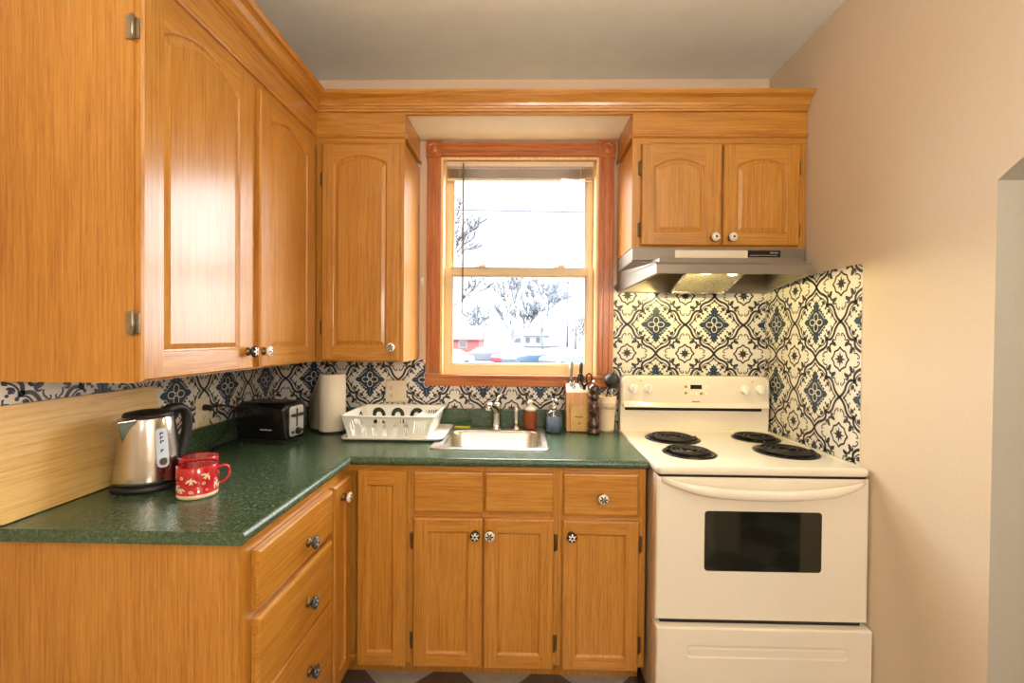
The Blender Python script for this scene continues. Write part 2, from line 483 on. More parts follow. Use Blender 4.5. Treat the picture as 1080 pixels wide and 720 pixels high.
FX, FY = -0.938, 2.042      # faces of the upper face frames
trim = thing('trim_1', (-0.9, 2.0, 2.25), None, None, kind='structure')
cp = [(0, 2.394), (0.010, 2.394), (0.012, 2.402), (0.016, 2.405), (0.018, 2.412), (0.022, 2.414), (0.026, 2.424), (0.038, 2.440), (0.050, 2.446), (0.056, 2.448), (0.062, 2.456), (0.066, 2.463), (0, 2.463)]
build('crown', sweep(M(), cp, FX, FY, 1.045, RW - 0.002), ['oak_y', 'oak_x'], trim)
bp_ = [(0, 2.279), (0.007, 2.279), (0.011, 2.284), (0.011, 2.291), (0.006, 2.296), (0, 2.296)]
def beadrun(m):
    L = sweep(m, bp_, FX, FY, 1.06, -0.535)
    n = len(bp_)
    A = [(0.488, FY - p, z) for p, z in bp_]; B = [(RW - 0.002, FY - p, z) for p, z in bp_]
    m.add(A + B, [(i, (i + 1) % n, n + (i + 1) % n, n + i) for i in range(n)], 1)
    m.add(A, [tuple(range(n))], 1); m.add(B, [tuple(range(n))[::-1]], 1)
    return m
build('bead', beadrun(M()), ['oak_y', 'oak_x'], trim)
# frieze boards: left, back-left, back-right, plus the returns by the window
m = M()
m.box(FX - 0.018, FX, 1.06, FY, 2.256, 2.46, 0)
m.box(FX, -0.535, FY, FY + 0.018, 2.256, 2.46, 1)
m.box(0.490, RW - 0.002, FY, FY + 0.018, 2.256, 2.46, 1)
m.box(-0.535, 0.490, FY, FY + 0.018, 2.386, 2.46, 1)
m.box(-0.553, -0.535, FY + 0.018, BW, 2.285, 2.397, 0)
m.box(0.490, 0.508, FY + 0.018, BW, 2.285, 2.397, 0)
m.box(-0.535, -0.527, FY + 0.006, BW, 2.279, 2.296, 0)
m.box(0.482, 0.490, FY + 0.006, BW, 2.279, 2.296, 0)
m.box(-1.298, FX - 0.018, 1.06, 1.078, 2.256, 2.46, 1)
build('frieze', m, ['oak_y', 'oak_x'], trim)

# ------------------------------------------------------------------ doors, drawers, knobs, hinges
def door_mesh(fm, u0, u1, v0, v1, op, rise=0.0, raised=False, th=0.020):
    a, b, c, d = op                     # opening: left, right, bottom, top at the sides
    m = M(); ch = 0.005
    O0 = [(u0, v0), (u1, v0), (u1, v1), (u0, v1)]
    I0 = [(u0 + ch, v0 + ch), (u1 - ch, v0 + ch), (u1 - ch, v1 - ch), (u0 + ch, v1 - ch)]
    L = [[fm(u, v, -th) for u, v in O0], [fm(u, v, -ch) for u, v in O0], [fm(u, v, 0) for u, v in I0]]
    m.loops(L, 0, cap0=True)
    ui0, ui1, vi0, vi1 = u0 + ch, u1 - ch, v0 + ch, v1 - ch
    q = lambda p, mi: m.add([fm(u, v, 0) for u, v in p], [tuple(range(len(p)))], mi)
    q([(ui0, vi0), (a, vi0), (a, vi1), (ui0, vi1)], 0)
    q([(b, vi0), (ui1, vi0), (ui1, vi1), (b, vi1)], 0)
    q([(a, vi0), (b, vi0), (b, c), (a, c)], 1)
    N = 20 if rise else 1
    def top(i, ins):
        t = 1 - 2 * i / N               # +1 (right) .. -1 (left)
        hw = (b - a) / 2
        return ((a + b) / 2 + t * (hw - ins), d + rise * (1 - t * t) - ins)
    for i in range(N):
        (x1, y1), (x0, y0) = top(i, 0), top(i + 1, 0)
        q([(x0, y0), (x1, y1), (x1, vi1), (x0, vi1)], 1)
    loop = lambda ins, dep: [fm(a + ins, c + ins, dep), fm(b - ins, c + ins, dep)] + [fm(*top(i, ins), dep) for i in range(N + 1)]
    if raised:
        seq = [(0, 0), (0.002, -0.001), (0.006, -0.006), (0.009, -0.0065), (0.012, -0.0055), (0.024, -0.0008)]
    else:
        seq = [(0, 0), (0.003, -0.001), (0.007, -0.006), (0.010, -0.0075)]
    m.loops([loop(*x) for x in seq], 0, cap1=True)
    return m

def slab_mesh(fm, u0, u1, v0, v1, th=0.020, ch=0.007):
    m = M()
    def rc(i, n): return [fm(u0 + i, v0 + i, n), fm(u1 - i, v0 + i, n), fm(u1 - i, v1 - i, n), fm(u0 + i, v1 - i, n)]
    m.loops([rc(0, -th), rc(0, -0.008), rc(0.002, -0.003), rc(ch, 0)], 0, cap0=True, cap1=True)
    return m

KPROF = [(0.0125, 0.0), (0.0125, 0.003), (0.007, 0.006), (0.006, 0.014)]
KHEAD = [(0.006, 0.014), (0.0150, 0.017), (0.0172, 0.021), (0.0165, 0.025), (0.012, 0.0285), (0.006, 0.030), (0.0, 0.0305)]
KPROF = [(r * 1.14, z * 1.1) for r, z in KPROF]; KHEAD = [(r * 1.14, z * 1.1) for r, z in KHEAD]
km = M().lathe(KPROF, seg=20, mi=0).lathe(KHEAD, seg=24, mi=1)
KNOB_MESH = {}
def knob(parent, pos, facing, style):
    if style not in KNOB_MESH:
        o = build('knob', km, ['hinge_metal', style], parent, origin=(0, 0, 0))
        KNOB_MESH[style] = o.data
    else:
        o = bpy.data.objects.new('knob', KNOB_MESH[style]); COL.objects.link(o); o.parent = parent
    pw = WO[parent.name]
    o.location = tuple(pos[i] - pw[i] for i in range(3))
    o.rotation_euler = (pi / 2, 0, 0) if facing == 'back' else (0, pi / 2, 0)
    if facing == 'back': o.rotation_euler = (pi / 2, random.uniform(0, 1), 0)
    WO[o.name] = tuple(pos)
    return o

def hinge(parent, fm, u, v, side=1, h=0.060):
    """small flush hinge on the face frame beside a door: leaf, barrel and finials"""
    m = M()
    w = 0.012
    m.prism([(u - w / 2, v - h / 2), (u + w / 2, v - h / 2), (u + w / 2, v + h / 2), (u - w / 2, v + h / 2)], fm, -0.0195, -0.017)
    c0 = [fm(u + side * 0.004, v + z, -0.014) for z in (-h / 2 - 0.004, -h / 2, -h / 6, h / 6, h / 2, h / 2 + 0.004)]
    m.tube(c0, [0.002, 0.0052, 0.0036, 0.0036, 0.0052, 0.002], 8)
    return build('hinge', m, 'hinge_metal', parent)

def frame_mesh(fm, u0, u1, v0, v1, stiles, rails, th=0.019, sw=0.030):
    """face frame: stiles [(u0,u1)], rails [(u0,u1,v0,v1)]"""
    m = M()
    for a, b in stiles: m.prism([(a, v0), (b, v0), (b, v1), (a, v1)], fm, 0, -th, 0)
    for a, b, c, d in rails: m.prism([(a, c), (b, c), (b, d), (a, d)], fm, 0, -th, 1)
    return m

def carcass(m, x0, x1, y0, y1, z0, z1, open_side=None, t=0.016):
    sides = {'x0': (x0, x0 + t, y0, y1, z0, z1), 'x1': (x1 - t, x1, y0, y1, z0, z1), 'y0': (x0 + t, x1 - t, y0, y0 + t, z0, z1),
             'y1': (x0 + t, x1 - t, y1 - t, y1, z0, z1), 'z0': (x0 + t, x1 - t, y0 + t, y1 - t, z0, z0 + t), 'z1': (x0 + t, x1 - t, y0 + t, y1 - t, z1 - t, z1)}
    for k, v in sides.items():
        if k not in (open_side or ()): m.box(*v)
    return m

# ------------------------------------------------------------------ UPPER CABINETS
# left run
UD = -0.919
uc = thing('wall_cabinet', (-1.1, 1.53, 1.265), 'tall two-door honey oak wall cabinet on the left wall above the kettle', 'cabinet')
m = M().box(LW + 0.002, FX - 0.019, 1.075, FY, 1.265, 2.255)
build('body', m, ['oak_z'], uc)
fm = left(FX)
build('face_frame', frame_mesh(fm, 1.075, FY, 1.265, 2.255, [(1.075, 1.11), (1.515, 1.59), (1.985, FY)],
      [(1.11, 1.515, 1.265, 1.30), (1.59, 1.985, 1.265, 1.30), (1.11, 1.515, 2.22, 2.255), (1.59, 1.985, 2.22, 2.255)]), ['oak_z', 'oak_y'], uc)
fd = left(UD)
d1 = build('door', door_mesh(fd, 1.079, 1.530, 1.269, 2.249, (1.143, 1.458, 1.335, 2.155), 0.055, True), ['oak_z', 'oak_y'], uc)
knob(d1, (UD, 1.500, 1.328), 'left', 'knob_white')
d2 = build('door', door_mesh(fd, 1.574, 2.000, 1.269, 2.249, (1.636, 1.925, 1.335, 2.155), 0.045, True), ['oak_z', 'oak_y'], uc)
knob(d2, (UD, 1.592, 1.326), 'left', 'knob_red')
for v in (2.12, 1.41):
    # hinge on the outer edge by the end panel
    hm = M().box(-0.955, -0.938, 1.0712, 1.075, v - 0.028, v + 0.028).box(-0.9375, -0.925, 1.0752, 1.0788, v - 0.024, v + 0.024).tube([(-0.938, 1.0705, v - 0.03), (-0.938, 1.0705, v + 0.03)], 0.0045, 8)
    build('hinge', hm, 'steel_hinge', d1)

# corner unit left of the window
uw = thing('wall_cabinet', (-0.73, 2.2, 1.265), 'narrow single-door honey oak wall cabinet just left of the window', 'cabinet')
m = M().box(FX + 0.001, -0.536, FY + 0.019, BW - 0.002, 1.265, 2.255)
build('body', m, ['oak_z'], uw)
fm = back(FY)
build('face_frame', frame_mesh(fm, FX + 0.001, -0.535, 1.265, 2.255, [(FX + 0.002, -0.90), (-0.565, -0.535)], [(-0.90, -0.565, 1.265, 1.30), (-0.90, -0.565, 2.22, 2.255)]), ['oak_z', 'oak_x'], uw)
fd = back(2.022)
d = build('door', door_mesh(fd, -0.905, -0.553, 1.272, 2.249, (-0.851, -0.608, 1.337, 2.160), 0.035, True), ['oak_z', 'oak_x'], uw)
knob(d, (-0.583, 2.022, 1.333), 'back', 'knob_dark')
hinge(d, back(2.022), -0.912, 2.09, 1); hinge(d, back(2.022), -0.912, 1.42, 1)

# right unit above the range hood
ur = thing('wall_cabinet', (0.87, 2.2, 1.79), 'short two-door honey oak wall cabinet right of the window above the range hood', 'cabinet')
m = M().box(0.491, RW - 0.003, FY + 0.019, BW - 0.002, 1.789, 2.255)
build('body', m, ['oak_z'], ur)
fm = back(FY)
build('face_frame', frame_mesh(fm, 0.490, RW - 0.003, 1.789, 2.255, [(0.490, 0.545), (0.86, 0.91), (1.20, RW - 0.003)],
      [(0.545, 0.86, 1.789, 1.82), (0.91, 1.20, 1.789, 1.82), (0.545, 0.86, 2.22, 2.255), (0.91, 1.20, 2.22, 2.255)]), ['oak_z', 'oak_x'], ur)
fd = back(2.022)
d1 = build('door', door_mesh(fd, 0.528, 0.880, 1.797, 2.246, (0.584, 0.806, 1.853, 2.148), 0.032, True), ['oak_z', 'oak_x'], ur)
d2 = build('door', door_mesh(fd, 0.889, 1.222, 1.797, 2.246, (0.945, 1.166, 1.853, 2.148), 0.032, True), ['oak_z', 'oak_x'], ur)
knob(d1, (0.846, 2.022, 1.830), 'back', 'knob_cream'); knob(d2, (0.923, 2.022, 1.830), 'back', 'knob_cream')
for v in (2.143, 1.868):
    hinge(d1, fd, 0.521, v, 1); hinge(d2, fd, 1.229, v, -1)

# ------------------------------------------------------------------ BASE CABINETS
BD, BF = 1.735, 1.755       # back run: door faces, frame face
LD, LF = -0.655, -0.677     # left run
KZ = 0.104
# drawer bank on the left
dc = thing('drawer_cabinet', (-0.98, 1.33, 0.0), 'honey oak base cabinet with a stack of wide drawers under the left counter', 'cabinet')
m = M().box(LW + 0.002, LF - 0.019, 1.075, 1.575, KZ, 0.880)
m.box(LW + 0.002, LF - 0.09, 1.075, 1.575, 0.0, KZ)
build('body', m, ['oak_z'], dc)
fm = left(LF)
build('face_frame', frame_mesh(fm, 1.075, 1.578, KZ, 0.881, [(1.075, 1.125), (1.562, 1.578)], [(1.125, 1.562, 0.836, 0.881), (1.125, 1.562, 0.660, 0.698), (1.125, 1.562, 0.452, 0.472), (1.125, 1.562, KZ, 0.125)]), ['oak_z', 'oak_y'], dc)
fd = left(LD)
for (v0, v1, kz, ky, st) in ((0.690, 0.842, 0.742, 1.382, 'knob_slate'), (0.461, 0.667, 0.556, 1.380, 'knob_slate'), (0.108, 0.456, 0.333, 1.390, 'knob_slate')):
    dr = build('drawer', slab_mesh(fd, 1.119, 1.568, v0, v1), ['oak_y'], dc)
    knob(dr, (LD, ky, kz), 'left', st)
# corner cabinet: two narrow doors meeting in the inner corner
cc = thing('corner_cabinet', (-0.95, 1.95, 0.0), 'honey oak corner base cabinet with two narrow doors where the counters meet', 'cabinet')
m = M()
m.box(LW + 0.002, LF - 0.019, 1.579, BW - 0.004, KZ, 0.880)
m.box(LF - 0.019, -0.432, BF + 0.019, BW - 0.004, KZ, 0.880)
m.box(LW + 0.002, LF - 0.09, 1.579, BW - 0.004, 0, KZ)
m.box(LF - 0.09, -0.432, BF + 0.09, BW - 0.004, 0, KZ)
build('body', m, ['oak_z'], cc)
m = frame_mesh(left(LF), 1.579, BF, KZ, 0.881, [(1.579, 1.60)], [(1.60, BF, 0.836, 0.881), (1.60, BF, KZ, 0.125)])
m2 = frame_mesh(back(BF), LF - 0.019, -0.428, KZ, 0.881, [(-0.45, -0.432)], [(LF, -0.45, 0.855, 0.881), (LF, -0.45, KZ, 0.125)])
m.add(m2.v, m2.f); m.mi[-len(m2.mi):] = m2.mi
build('face_frame', m, ['oak_z', 'oak_x'], cc)
d = build('door', door_mesh(left(LD), 1.583, 1.731, 0.100, 0.843, (1.625, 1.69, 0.155, 0.79)), ['oak_z', 'oak_y'], cc)
knob(d, (LD, 1.655, 0.786), 'left', 'knob_red')
d = build('door', door_mesh(back(BD), -0.633, -0.440, 0.097, 0.861, (-0.595, -0.489, 0.150, 0.808)), ['oak_z', 'oak_x'], cc)
# sink cabinet
sk = thing('sink_cabinet', (-0.14, 2.05, 0.0), 'honey oak sink base cabinet with two doors below two plain false drawer fronts', 'cabinet')
m = M(); carcass(m, -0.430, 0.148, BF + 0.019, BW - 0.004, KZ, 0.880, ('z1', 'y0'))
m.box(-0.430, 0.148, BF + 0.09, BF + 0.106, 0, KZ)
build('body', m, ['oak_z'], sk)
build('face_frame', frame_mesh(back(BF), -0.431, 0.149, KZ, 0.881, [(-0.431, -0.40), (-0.160, -0.12), (0.118, 0.149)],
      [(-0.40, -0.160, 0.848, 0.881), (-0.12, 0.118, 0.848, 0.881), (-0.40, -0.160, 0.665, 0.725), (-0.12, 0.118, 0.665, 0.725), (-0.40, -0.160, KZ, 0.125), (-0.12, 0.118, KZ, 0.125)]), ['oak_z', 'oak_x'], sk)
fd = back(BD)
build('false_drawer_front', slab_mesh(fd, -0.413, -0.143, 0.702, 0.861), ['oak_x'], sk)
build('false_drawer_front', slab_mesh(fd, -0.135, 0.131, 0.706, 0.861), ['oak_x'], sk)
d1 = build('door', door_mesh(fd, -0.413, -0.144, 0.098, 0.680, (-0.362, -0.197, 0.150, 0.630)), ['oak_z', 'oak_x'], sk)
d2 = build('door', door_mesh(fd, -0.138, 0.132, 0.098, 0.680, (-0.086, 0.082, 0.150, 0.630)), ['oak_z', 'oak_x'], sk)
knob(d1, (-0.170, BD, 0.623), 'back', 'knob_white'); knob(d2, (-0.114, BD, 0.624), 'back', 'knob_dark')
for v in (0.587, 0.193):
    hinge(d1, fd, -0.4225, v, 1); hinge(d2, fd, 0.142, v, -1)
# end cabinet beside the range
ec = thing('base_cabinet', (0.32, 2.05, 0.0), 'narrow honey oak base cabinet with one drawer and one door beside the range', 'cabinet')
m = M().box(0.150, 0.486, BF + 0.019, BW - 0.004, KZ, 0.880)
m.box(0.150, 0.486, BF + 0.09, BF + 0.106, 0, KZ)
build('body', m, ['oak_z'], ec)
build('face_frame', frame_mesh(back(BF), 0.150, 0.488, KZ, 0.881, [(0.150, 0.18), (0.447, 0.488)], [(0.18, 0.447, 0.848, 0.881), (0.18, 0.447, 0.668, 0.71), (0.18, 0.447, KZ, 0.125)]), ['oak_z', 'oak_x'], ec)
dr = build('drawer', slab_mesh(fd, 0.168, 0.456, 0.698, 0.861), ['oak_x'], ec)
knob(dr, (0.317, BD, 0.772), 'back', 'knob_dark')
d = build('door', door_mesh(fd, 0.166, 0.459, 0.098, 0.678, (0.216, 0.410, 0.148, 0.630)), ['oak_z', 'oak_x'], ec)
knob(d, (0.199, BD, 0.625), 'back', 'knob_white')
for v in (0.587, 0.193): hinge(d, fd, 0.469, v, -1)

# ------------------------------------------------------------------ COUNTERTOP
HX0, HX1, HY0, HY1 = -0.370, 0.105, 1.882, 2.308     # sink cut-out
ct = thing('countertop', (-0.6, 2.0, 0.882), 'dark green laminate L-shaped countertop with rounded front edge', 'countertop')
m = M()
NX, NY = -0.667, 1.741
xs = [LW + 0.002, NX, HX0, HX1, 0.490]; ys = [1.056, NY, HY0, HY1, BW - 0.002]
for i in range(4):
    for j in range(4):
        if (i == 2 and j == 2) or (i >= 1 and j == 0): continue
        for z in (CT, 0.882):
            m.add([(xs[i], ys[j], z), (xs[i + 1], ys[j], z), (xs[i + 1], ys[j + 1], z), (xs[i], ys[j + 1], z)], [(0, 1, 2, 3)])
def wallq(a, b): m.add([(*a, 0.882), (*b, 0.882), (*b, CT), (*a, CT)], [(0, 1, 2, 3)])
for a, b in (((HX0, HY0), (HX1, HY0)), ((HX1, HY0), (HX1, HY1)), ((HX1, HY1), (HX0, HY1)), ((HX0, HY1), (HX0, HY0)),
             ((xs[0], 1.056), (NX, 1.056)), ((0.490, NY), (0.490, ys[4])), ((xs[0], ys[4]), (0.490, ys[4])), ((xs[0], ys[0]), (xs[0], ys[4]))): wallq(a, b)
nose = [(0, CT)] + [(0.016 * sin(t) + 0.0, 0.898 + 0.016 * cos(t)) for t in [pi * k / 20 for k in range(1, 20)]] + [(0, 0.882)]
sweep(m, nose, NX, NY, 1.056, 0.490, 0, 0, close=False)
build('slab', m, ['laminate'], ct)
m = M()
m.box(LW + 0.002, LW + 0.020, 1.060, BW - 0.002, CT, 1.008)
m.box(LW + 0.020, 0.490, BW - 0.020, BW - 0.002, CT, 1.008)
build('upstand', m, ['laminate'], ct, bevel=0.003)

# ------------------------------------------------------------------ PATTERNED TILE PANELS
CELL = 0.298
def ribbon(pts, w):
    """thick line as quads; w is a width or a list of widths"""
    n = len(pts); out = []
    ws = w if isinstance(w, (list, tuple)) else [w] * n
    A = []; B = []
    for i in range(n):
        x0, y0 = pts[max(i - 1, 0)]; x1, y1 = pts[min(i + 1, n - 1)]
        dx, dy = x1 - x0, y1 - y0; L = sqrt(dx * dx + dy * dy) or 1
        nx, ny = -dy / L * ws[i] / 2, dx / L * ws[i] / 2
        A.append((pts[i][0] + nx, pts[i][1] + ny)); B.append((pts[i][0] - nx, pts[i][1] - ny))
    for i in range(n - 1): out.append([A[i], A[i + 1], B[i + 1], B[i]])
    return out
def ell(cx, cy, rx, ry, ang=0.0, n=10):
    return [[(cx + rx * cos(t) * cos(ang) - ry * sin(t) * sin(ang), cy + rx * cos(t) * sin(ang) + ry * sin(t) * cos(ang)) for t in [2 * pi * k / n for k in range(n)]]]
def leaf(x0, y0, x1, y1, w, n=6):
    """pointed leaf from base to tip"""
    dx, dy = x1 - x0, y1 - y0; L = sqrt(dx * dx + dy * dy); ux, uy = dx / L, dy / L
    P = [(x0 + dx * k / n - uy * w * sin(pi * (k / n) ** 0.8) / 2, y0 + dy * k / n + ux * w * sin(pi * (k / n) ** 0.8) / 2) for k in range(n + 1)]
    Q = [(x0 + dx * k / n + uy * w * sin(pi * (k / n) ** 0.8) / 2, y0 + dy * k / n - ux * w * sin(pi * (k / n) ** 0.8) / 2) for k in range(n - 1, 0, -1)]
    return [P + Q]
def bez(p0, p1, p2, n=6):
    return [((1 - t) ** 2 * p0[0] + 2 * t * (1 - t) * p1[0] + t * t * p2[0], (1 - t) ** 2 * p0[1] + 2 * t * (1 - t) * p1[1] + t * t * p2[1]) for t in [k / n for k in range(n + 1)]]
def spiral(cx, cy, r0, r1, a0, a1, n=12):
    return [(cx + (r0 + (r1 - r0) * k / n) * cos(a0 + (a1 - a0) * k / n), cy + (r0 + (r1 - r0) * k / n) * sin(a0 + (a1 - a0) * k / n)) for k in range(n + 1)]

def motif():
    """one square repeat, medallion at the origin and star at the corner; list of (material index, polygon)"""
    out = []
    def put(mi, polys, sym):
        for P in polys:
            if sym == 1: out.append((mi, P)); continue
            S = []
            for sx in (1, -1):
                for sy in (1, -1):
                    S.append(lambda x, y, sx=sx, sy=sy: (x * sx, y * sy))
            for f in S:
                out.append((mi, [f(*q) for q in P]))
                if sym == 8: out.append((mi, [f(q[1], q[0]) for q in P]))
    LN, BL, LF_, WH = 1, 2, 3, 0
    # bracketed ogee line: half of a quadrant, mirrored over the diagonal (sym 8)
    half = bez((0, 0.5), (0.04, 0.43), (0.115, 0.395)) + bez((0.115, 0.395), (0.215, 0.365), (0.238, 0.305))[1:] + [(0.240, 0.272), (0.238, 0.238)]
    put(LN, ribbon(half, 0.038), 8)
    put(LN, ribbon([(x * 0.875, y * 0.865) for x, y in half], 0.017), 8)
    put(LN, ribbon([(0.215, 0.245), (0.235, 0.235)], 0.05), 8)
    # sprigs inside the ogee
    put(LF_, leaf(0.062, 0.350, 0.128, 0.312, 0.036), 8)
    put(LF_, ell(0.196, 0.190, 0.020, 0.020), 4)
    put(LF_, ell(0.060, 0.310, 0.015, 0.012), 8)
    put(LF_, ell(0.150, 0.262, 0.030, 0.022, 0.8), 8)
    put(LF_, leaf(0.110, 0.282, 0.165, 0.292, 0.026), 8)
    put(LF_, ell(0.118, 0.225, 0.018, 0.016), 8)
    put(LF_, ell(0.030, 0.385, 0.012, 0.020, 0.5), 8)
    put(LN, ribbon(spiral(0.155, 0.255, 0.042, 0.016, 2.6, -1.2, 8), [0.012] * 5 + [0.009] * 4), 8)
    put(LN, ell(0.0, 0.405, 0.010, 0.014), 4); put(LN, ell(0.405, 0.0, 0.014, 0.010), 4)
    # medallion
    top = [(0.0, 0.325), (0.018, 0.288), (0.046, 0.292), (0.040, 0.252), (0.076, 0.248), (0.060, 0.214), (0.050, 0.185), (0.100, 0.204), (0.092, 0.164), (0.136, 0.158), (0.122, 0.124)]
    side = [(0.170, 0.124), (0.155, 0.090), (0.202, 0.084), (0.186, 0.050), (0.226, 0.040), (0.264, 0.0)]
    quad = top + side
    put(BL, [[(0, 0)] + quad[::-1]], 4)
    # quatrefoil outlined in white
    petal = lambda d, r: [ell(d, 0, r * 1.12, r, 0, 12)[0], ell(-d, 0, r * 1.12, r, 0, 12)[0], ell(0, d, r, r * 1.12, 0, 12)[0], ell(0, -d, r, r * 1.12, 0, 12)[0]]
    def ring(cx, cy, rx, ry, w):
        P = [(cx + rx * cos(t), cy + ry * sin(t)) for t in [2 * pi * k / 16 for k in range(17)]]
        return ribbon(P, w)
    for cx, cy in ((0.078, 0), (-0.078, 0), (0, 0.072), (0, -0.072)):
        put(WH, ring(cx, cy, 0.058 if cx else 0.044, 0.058 if cy else 0.044, 0.013), 1)
        put(LN, ell(cx * 1.05, cy * 1.05, 0.026, 0.026), 1)
    put(LN, ell(0, 0, 0.030, 0.030, 0, 8), 1)
    put(WH, ribbon([(0.060, 0.155), (0.100, 0.125), (0.140, 0.085), (0.180, 0.045)], 0.008), 4)
    put(WH, ribbon([(0.0, 0.17), (0.0, 0.275)], 0.007), 4)
    # star with its curled frame, centred on the corner (0.5, 0.5)
    C = 0.5
    st = []
    for k in range(16):
        r = 0.105 if k % 4 == 0 else (0.084 if k % 2 == 0 else 0.045)
        st.append((r * cos(pi * k / 8), r * sin(pi * k / 8)))
    tri = [[(0, 0), st[k], st[(k + 1) % 16]] for k in range(16)]
    fr = bez((0, 0.165), (0.022, 0.125), (0.062, 0.112)) + bez((0.062, 0.112), (0.098, 0.100), (0.100, 0.098))[1:]
    star = []
    def sput(mi, polys, full=True):
        for P in polys:
            fs = [lambda x, y: (x, y)] if not full else [lambda x, y, a=a, b=b, s=s: ((a * y, b * x) if s else (a * x, b * y)) for a in (1, -1) for b in (1, -1) for s in (0, 1)]
            for f in fs: star.append((mi, [f(*q) for q in P]))
    sput(LN, tri, False)
    sput(LN, ribbon(fr, 0.024))
    # curling acanthus pairs
    sput(LN, ribbon(spiral(0.118, 0.232, 0.052, 0.018, -2.2, 2.6, 12), [0.009 + 0.019 * sin(pi * k / 12) for k in range(13)]))
    sput(LF_, leaf(0.080, 0.170, 0.152, 0.246, 0.048))
    sput(LN, ribbon(spiral(0.036, 0.322, 0.026, 0.012, 0.0, 4.6, 8), 0.015))
    sput(LN, ribbon(bez((0.060, 0.325), (0.10, 0.30), (0.085, 0.25)), 0.018))
    sput(LF_, leaf(0.150, 0.205, 0.215, 0.190, 0.032))
    for mi, P in star:
        out.append((mi, [(x + C, y + C) for x, y in P]))
    return out
MOTIF = motif()

def clip(P, x0, x1, y0, y1):
    for ax, lim, sgn in ((0, x0, 1), (0, x1, -1), (1, y0, 1), (1, y1, -1)):
        Q = []
        for i in range(len(P)):
            a, b = P[i], P[(i + 1) % len(P)]
            da, db = (a[ax] - lim) * sgn, (b[ax] - lim) * sgn
            if da >= 0: Q.append(a)
            if (da >= 0) != (db >= 0):
                t = da / (da - db); Q.append((a[0] + (b[0] - a[0]) * t, a[1] + (b[1] - a[1]) * t))
        P = Q
        if len(P) < 3: return None
    return P

def tile_panel(name, fm, rects, cu, cv, label):
    m = M(); th = 0.0022
    for x0, x1, y0, y1 in rects:
        m.prism([(x0, y0), (x1, y0), (x1, y1), (x0, y1)], fm, 0.0003, th, 0)
        i0, i1 = int(math.floor((x0 - cu) / CELL)) - 1, int(math.ceil((x1 - cu) / CELL)) + 1
        j0, j1 = int(math.floor((y0 - cv) / CELL)) - 1, int(math.ceil((y1 - cv) / CELL)) + 1
        for i in range(i0, i1 + 1):
            for j in range(j0, j1 + 1):
                ox, oy = cu + i * CELL, cv + j * CELL
                if ox + CELL * 0.95 < x0 or ox - CELL * 0.6 > x1 or oy + CELL * 0.95 < y0 or oy - CELL * 0.6 > y1: continue
                for k, (mi, P) in enumerate(MOTIF):
                    Q = clip([(ox + u * CELL, oy + v * CELL) for u, v in P], x0, x1, y0, y1)
                    if not Q: continue
                    n = th + (0.0003 if mi != 0 and mi != 1 else 0.0006 if mi == 1 else 0.0009)
                    m.add([fm(u, v, n) for u, v in Q], [tuple(range(len(Q)))], mi)
    o = build(name, m, ['grout', 'tile_line', 'tile_blue', 'tile_leaf'], fix=False)
    tag(o, label, 'backsplash')
    return o
tile_panel('backsplash', left(LW), [(1.100, BW - 0.004, 1.009, 1.264)], 1.971, 1.157, 'blue and white patterned tile backsplash on the left wall behind the kettle')
tile_panel('backsplash', back(BW), [(LW + 0.004, -0.5015, 1.009, 1.2635), (-0.5015, 0.477, 1.009, 1.1245)], 0.697 - 5 * CELL, 1.155, 'blue and white patterned tile backsplash behind the sink and dish rack')
tile_panel('backsplash', back(BW), [(0.4775, RW - 0.004, 0.94, 1.66)], 0.697, 1.455, 'patterned tile backsplash between the range and the hood')
tile_panel('backsplash', right(RW), [(1.697, BW - 0.004, 0.90, 1.668)], 1.957, 1.457, 'black and white patterned tile panel on the right wall beside the range')

# ------------------------------------------------------------------ WINDOW
win = thing('window_1', (-0.012, BW, 1.12), None, None, kind='structure')
fb = back(BW)
m = M()
CO0, CO1, CI0, CI1 = -0.500, 0.476, -0.424, 0.392
def casing_board(m, u0, u1, v0, v1, mi):
    vert = (v1 - v0) > (u1 - u0)
    m.prism([(u0, v0), (u1, v0), (u1, v1), (u0, v1)], fb, 0, 0.014, mi)
    if vert:
        w = u1 - u0
        for a, b in ((0.08, 0.26), (0.36, 0.64), (0.74, 0.92)):
            m.prism([(u0 + w * a, v0), (u0 + w * b, v0), (u0 + w * b, v1), (u0 + w * a, v1)], fb, 0.014, 0.019, mi)
    else:
        h = v1 - v0
        for a, b in ((0.08, 0.26), (0.36, 0.64), (0.74, 0.92)):
            m.prism([(u0, v0 + h * a), (u1, v0 + h * a), (u1, v0 + h * b), (u0, v0 + h * b)], fb, 0.014, 0.019, mi)
casing_board(m, CO0 + 0.004, CI0, 1.195, 2.313, 0)
casing_board(m, CI1, CO1 - 0.004, 1.195, 2.313, 0)
casing_board(m, CI0, CI1, 2.318, 2.390, 1)
build('casing', m, ['pine_z', 'pine_x'], win, bevel=0.002)
for u0, u1 in ((CO0, CI0 + 0.003), (CI1 - 0.003, CO1)):
    m = M().prism([(u0, 2.310), (u1, 2.310), (u1, 2.394), (u0, 2.394)], fb, 0, 0.024, 0)
    c = ((u0 + u1) / 2, BW - 0.024, 2.352)
    m.lathe([(0.034, 0.0), (0.034, 0.004), (0.028, 0.006), (0.024, 0.002), (0.018, 0.002), (0.014, 0.006), (0.0, 0.008)], c, 24, 0, True, 'Y')
    build('rosette', m, ['pine_x'], win)
m = M()
m.prism([(CO0, 1.126), (CO1, 1.126), (CO1, 1.172), (CO0, 1.172)], fb, 0, 0.018, 0)
m.box(CO0 - 0.0, CO1 + 0.0, BW - 0.026, BW, 1.172, 1.186)
build('sill', m, ['pine_x'], win, bevel=0.003)
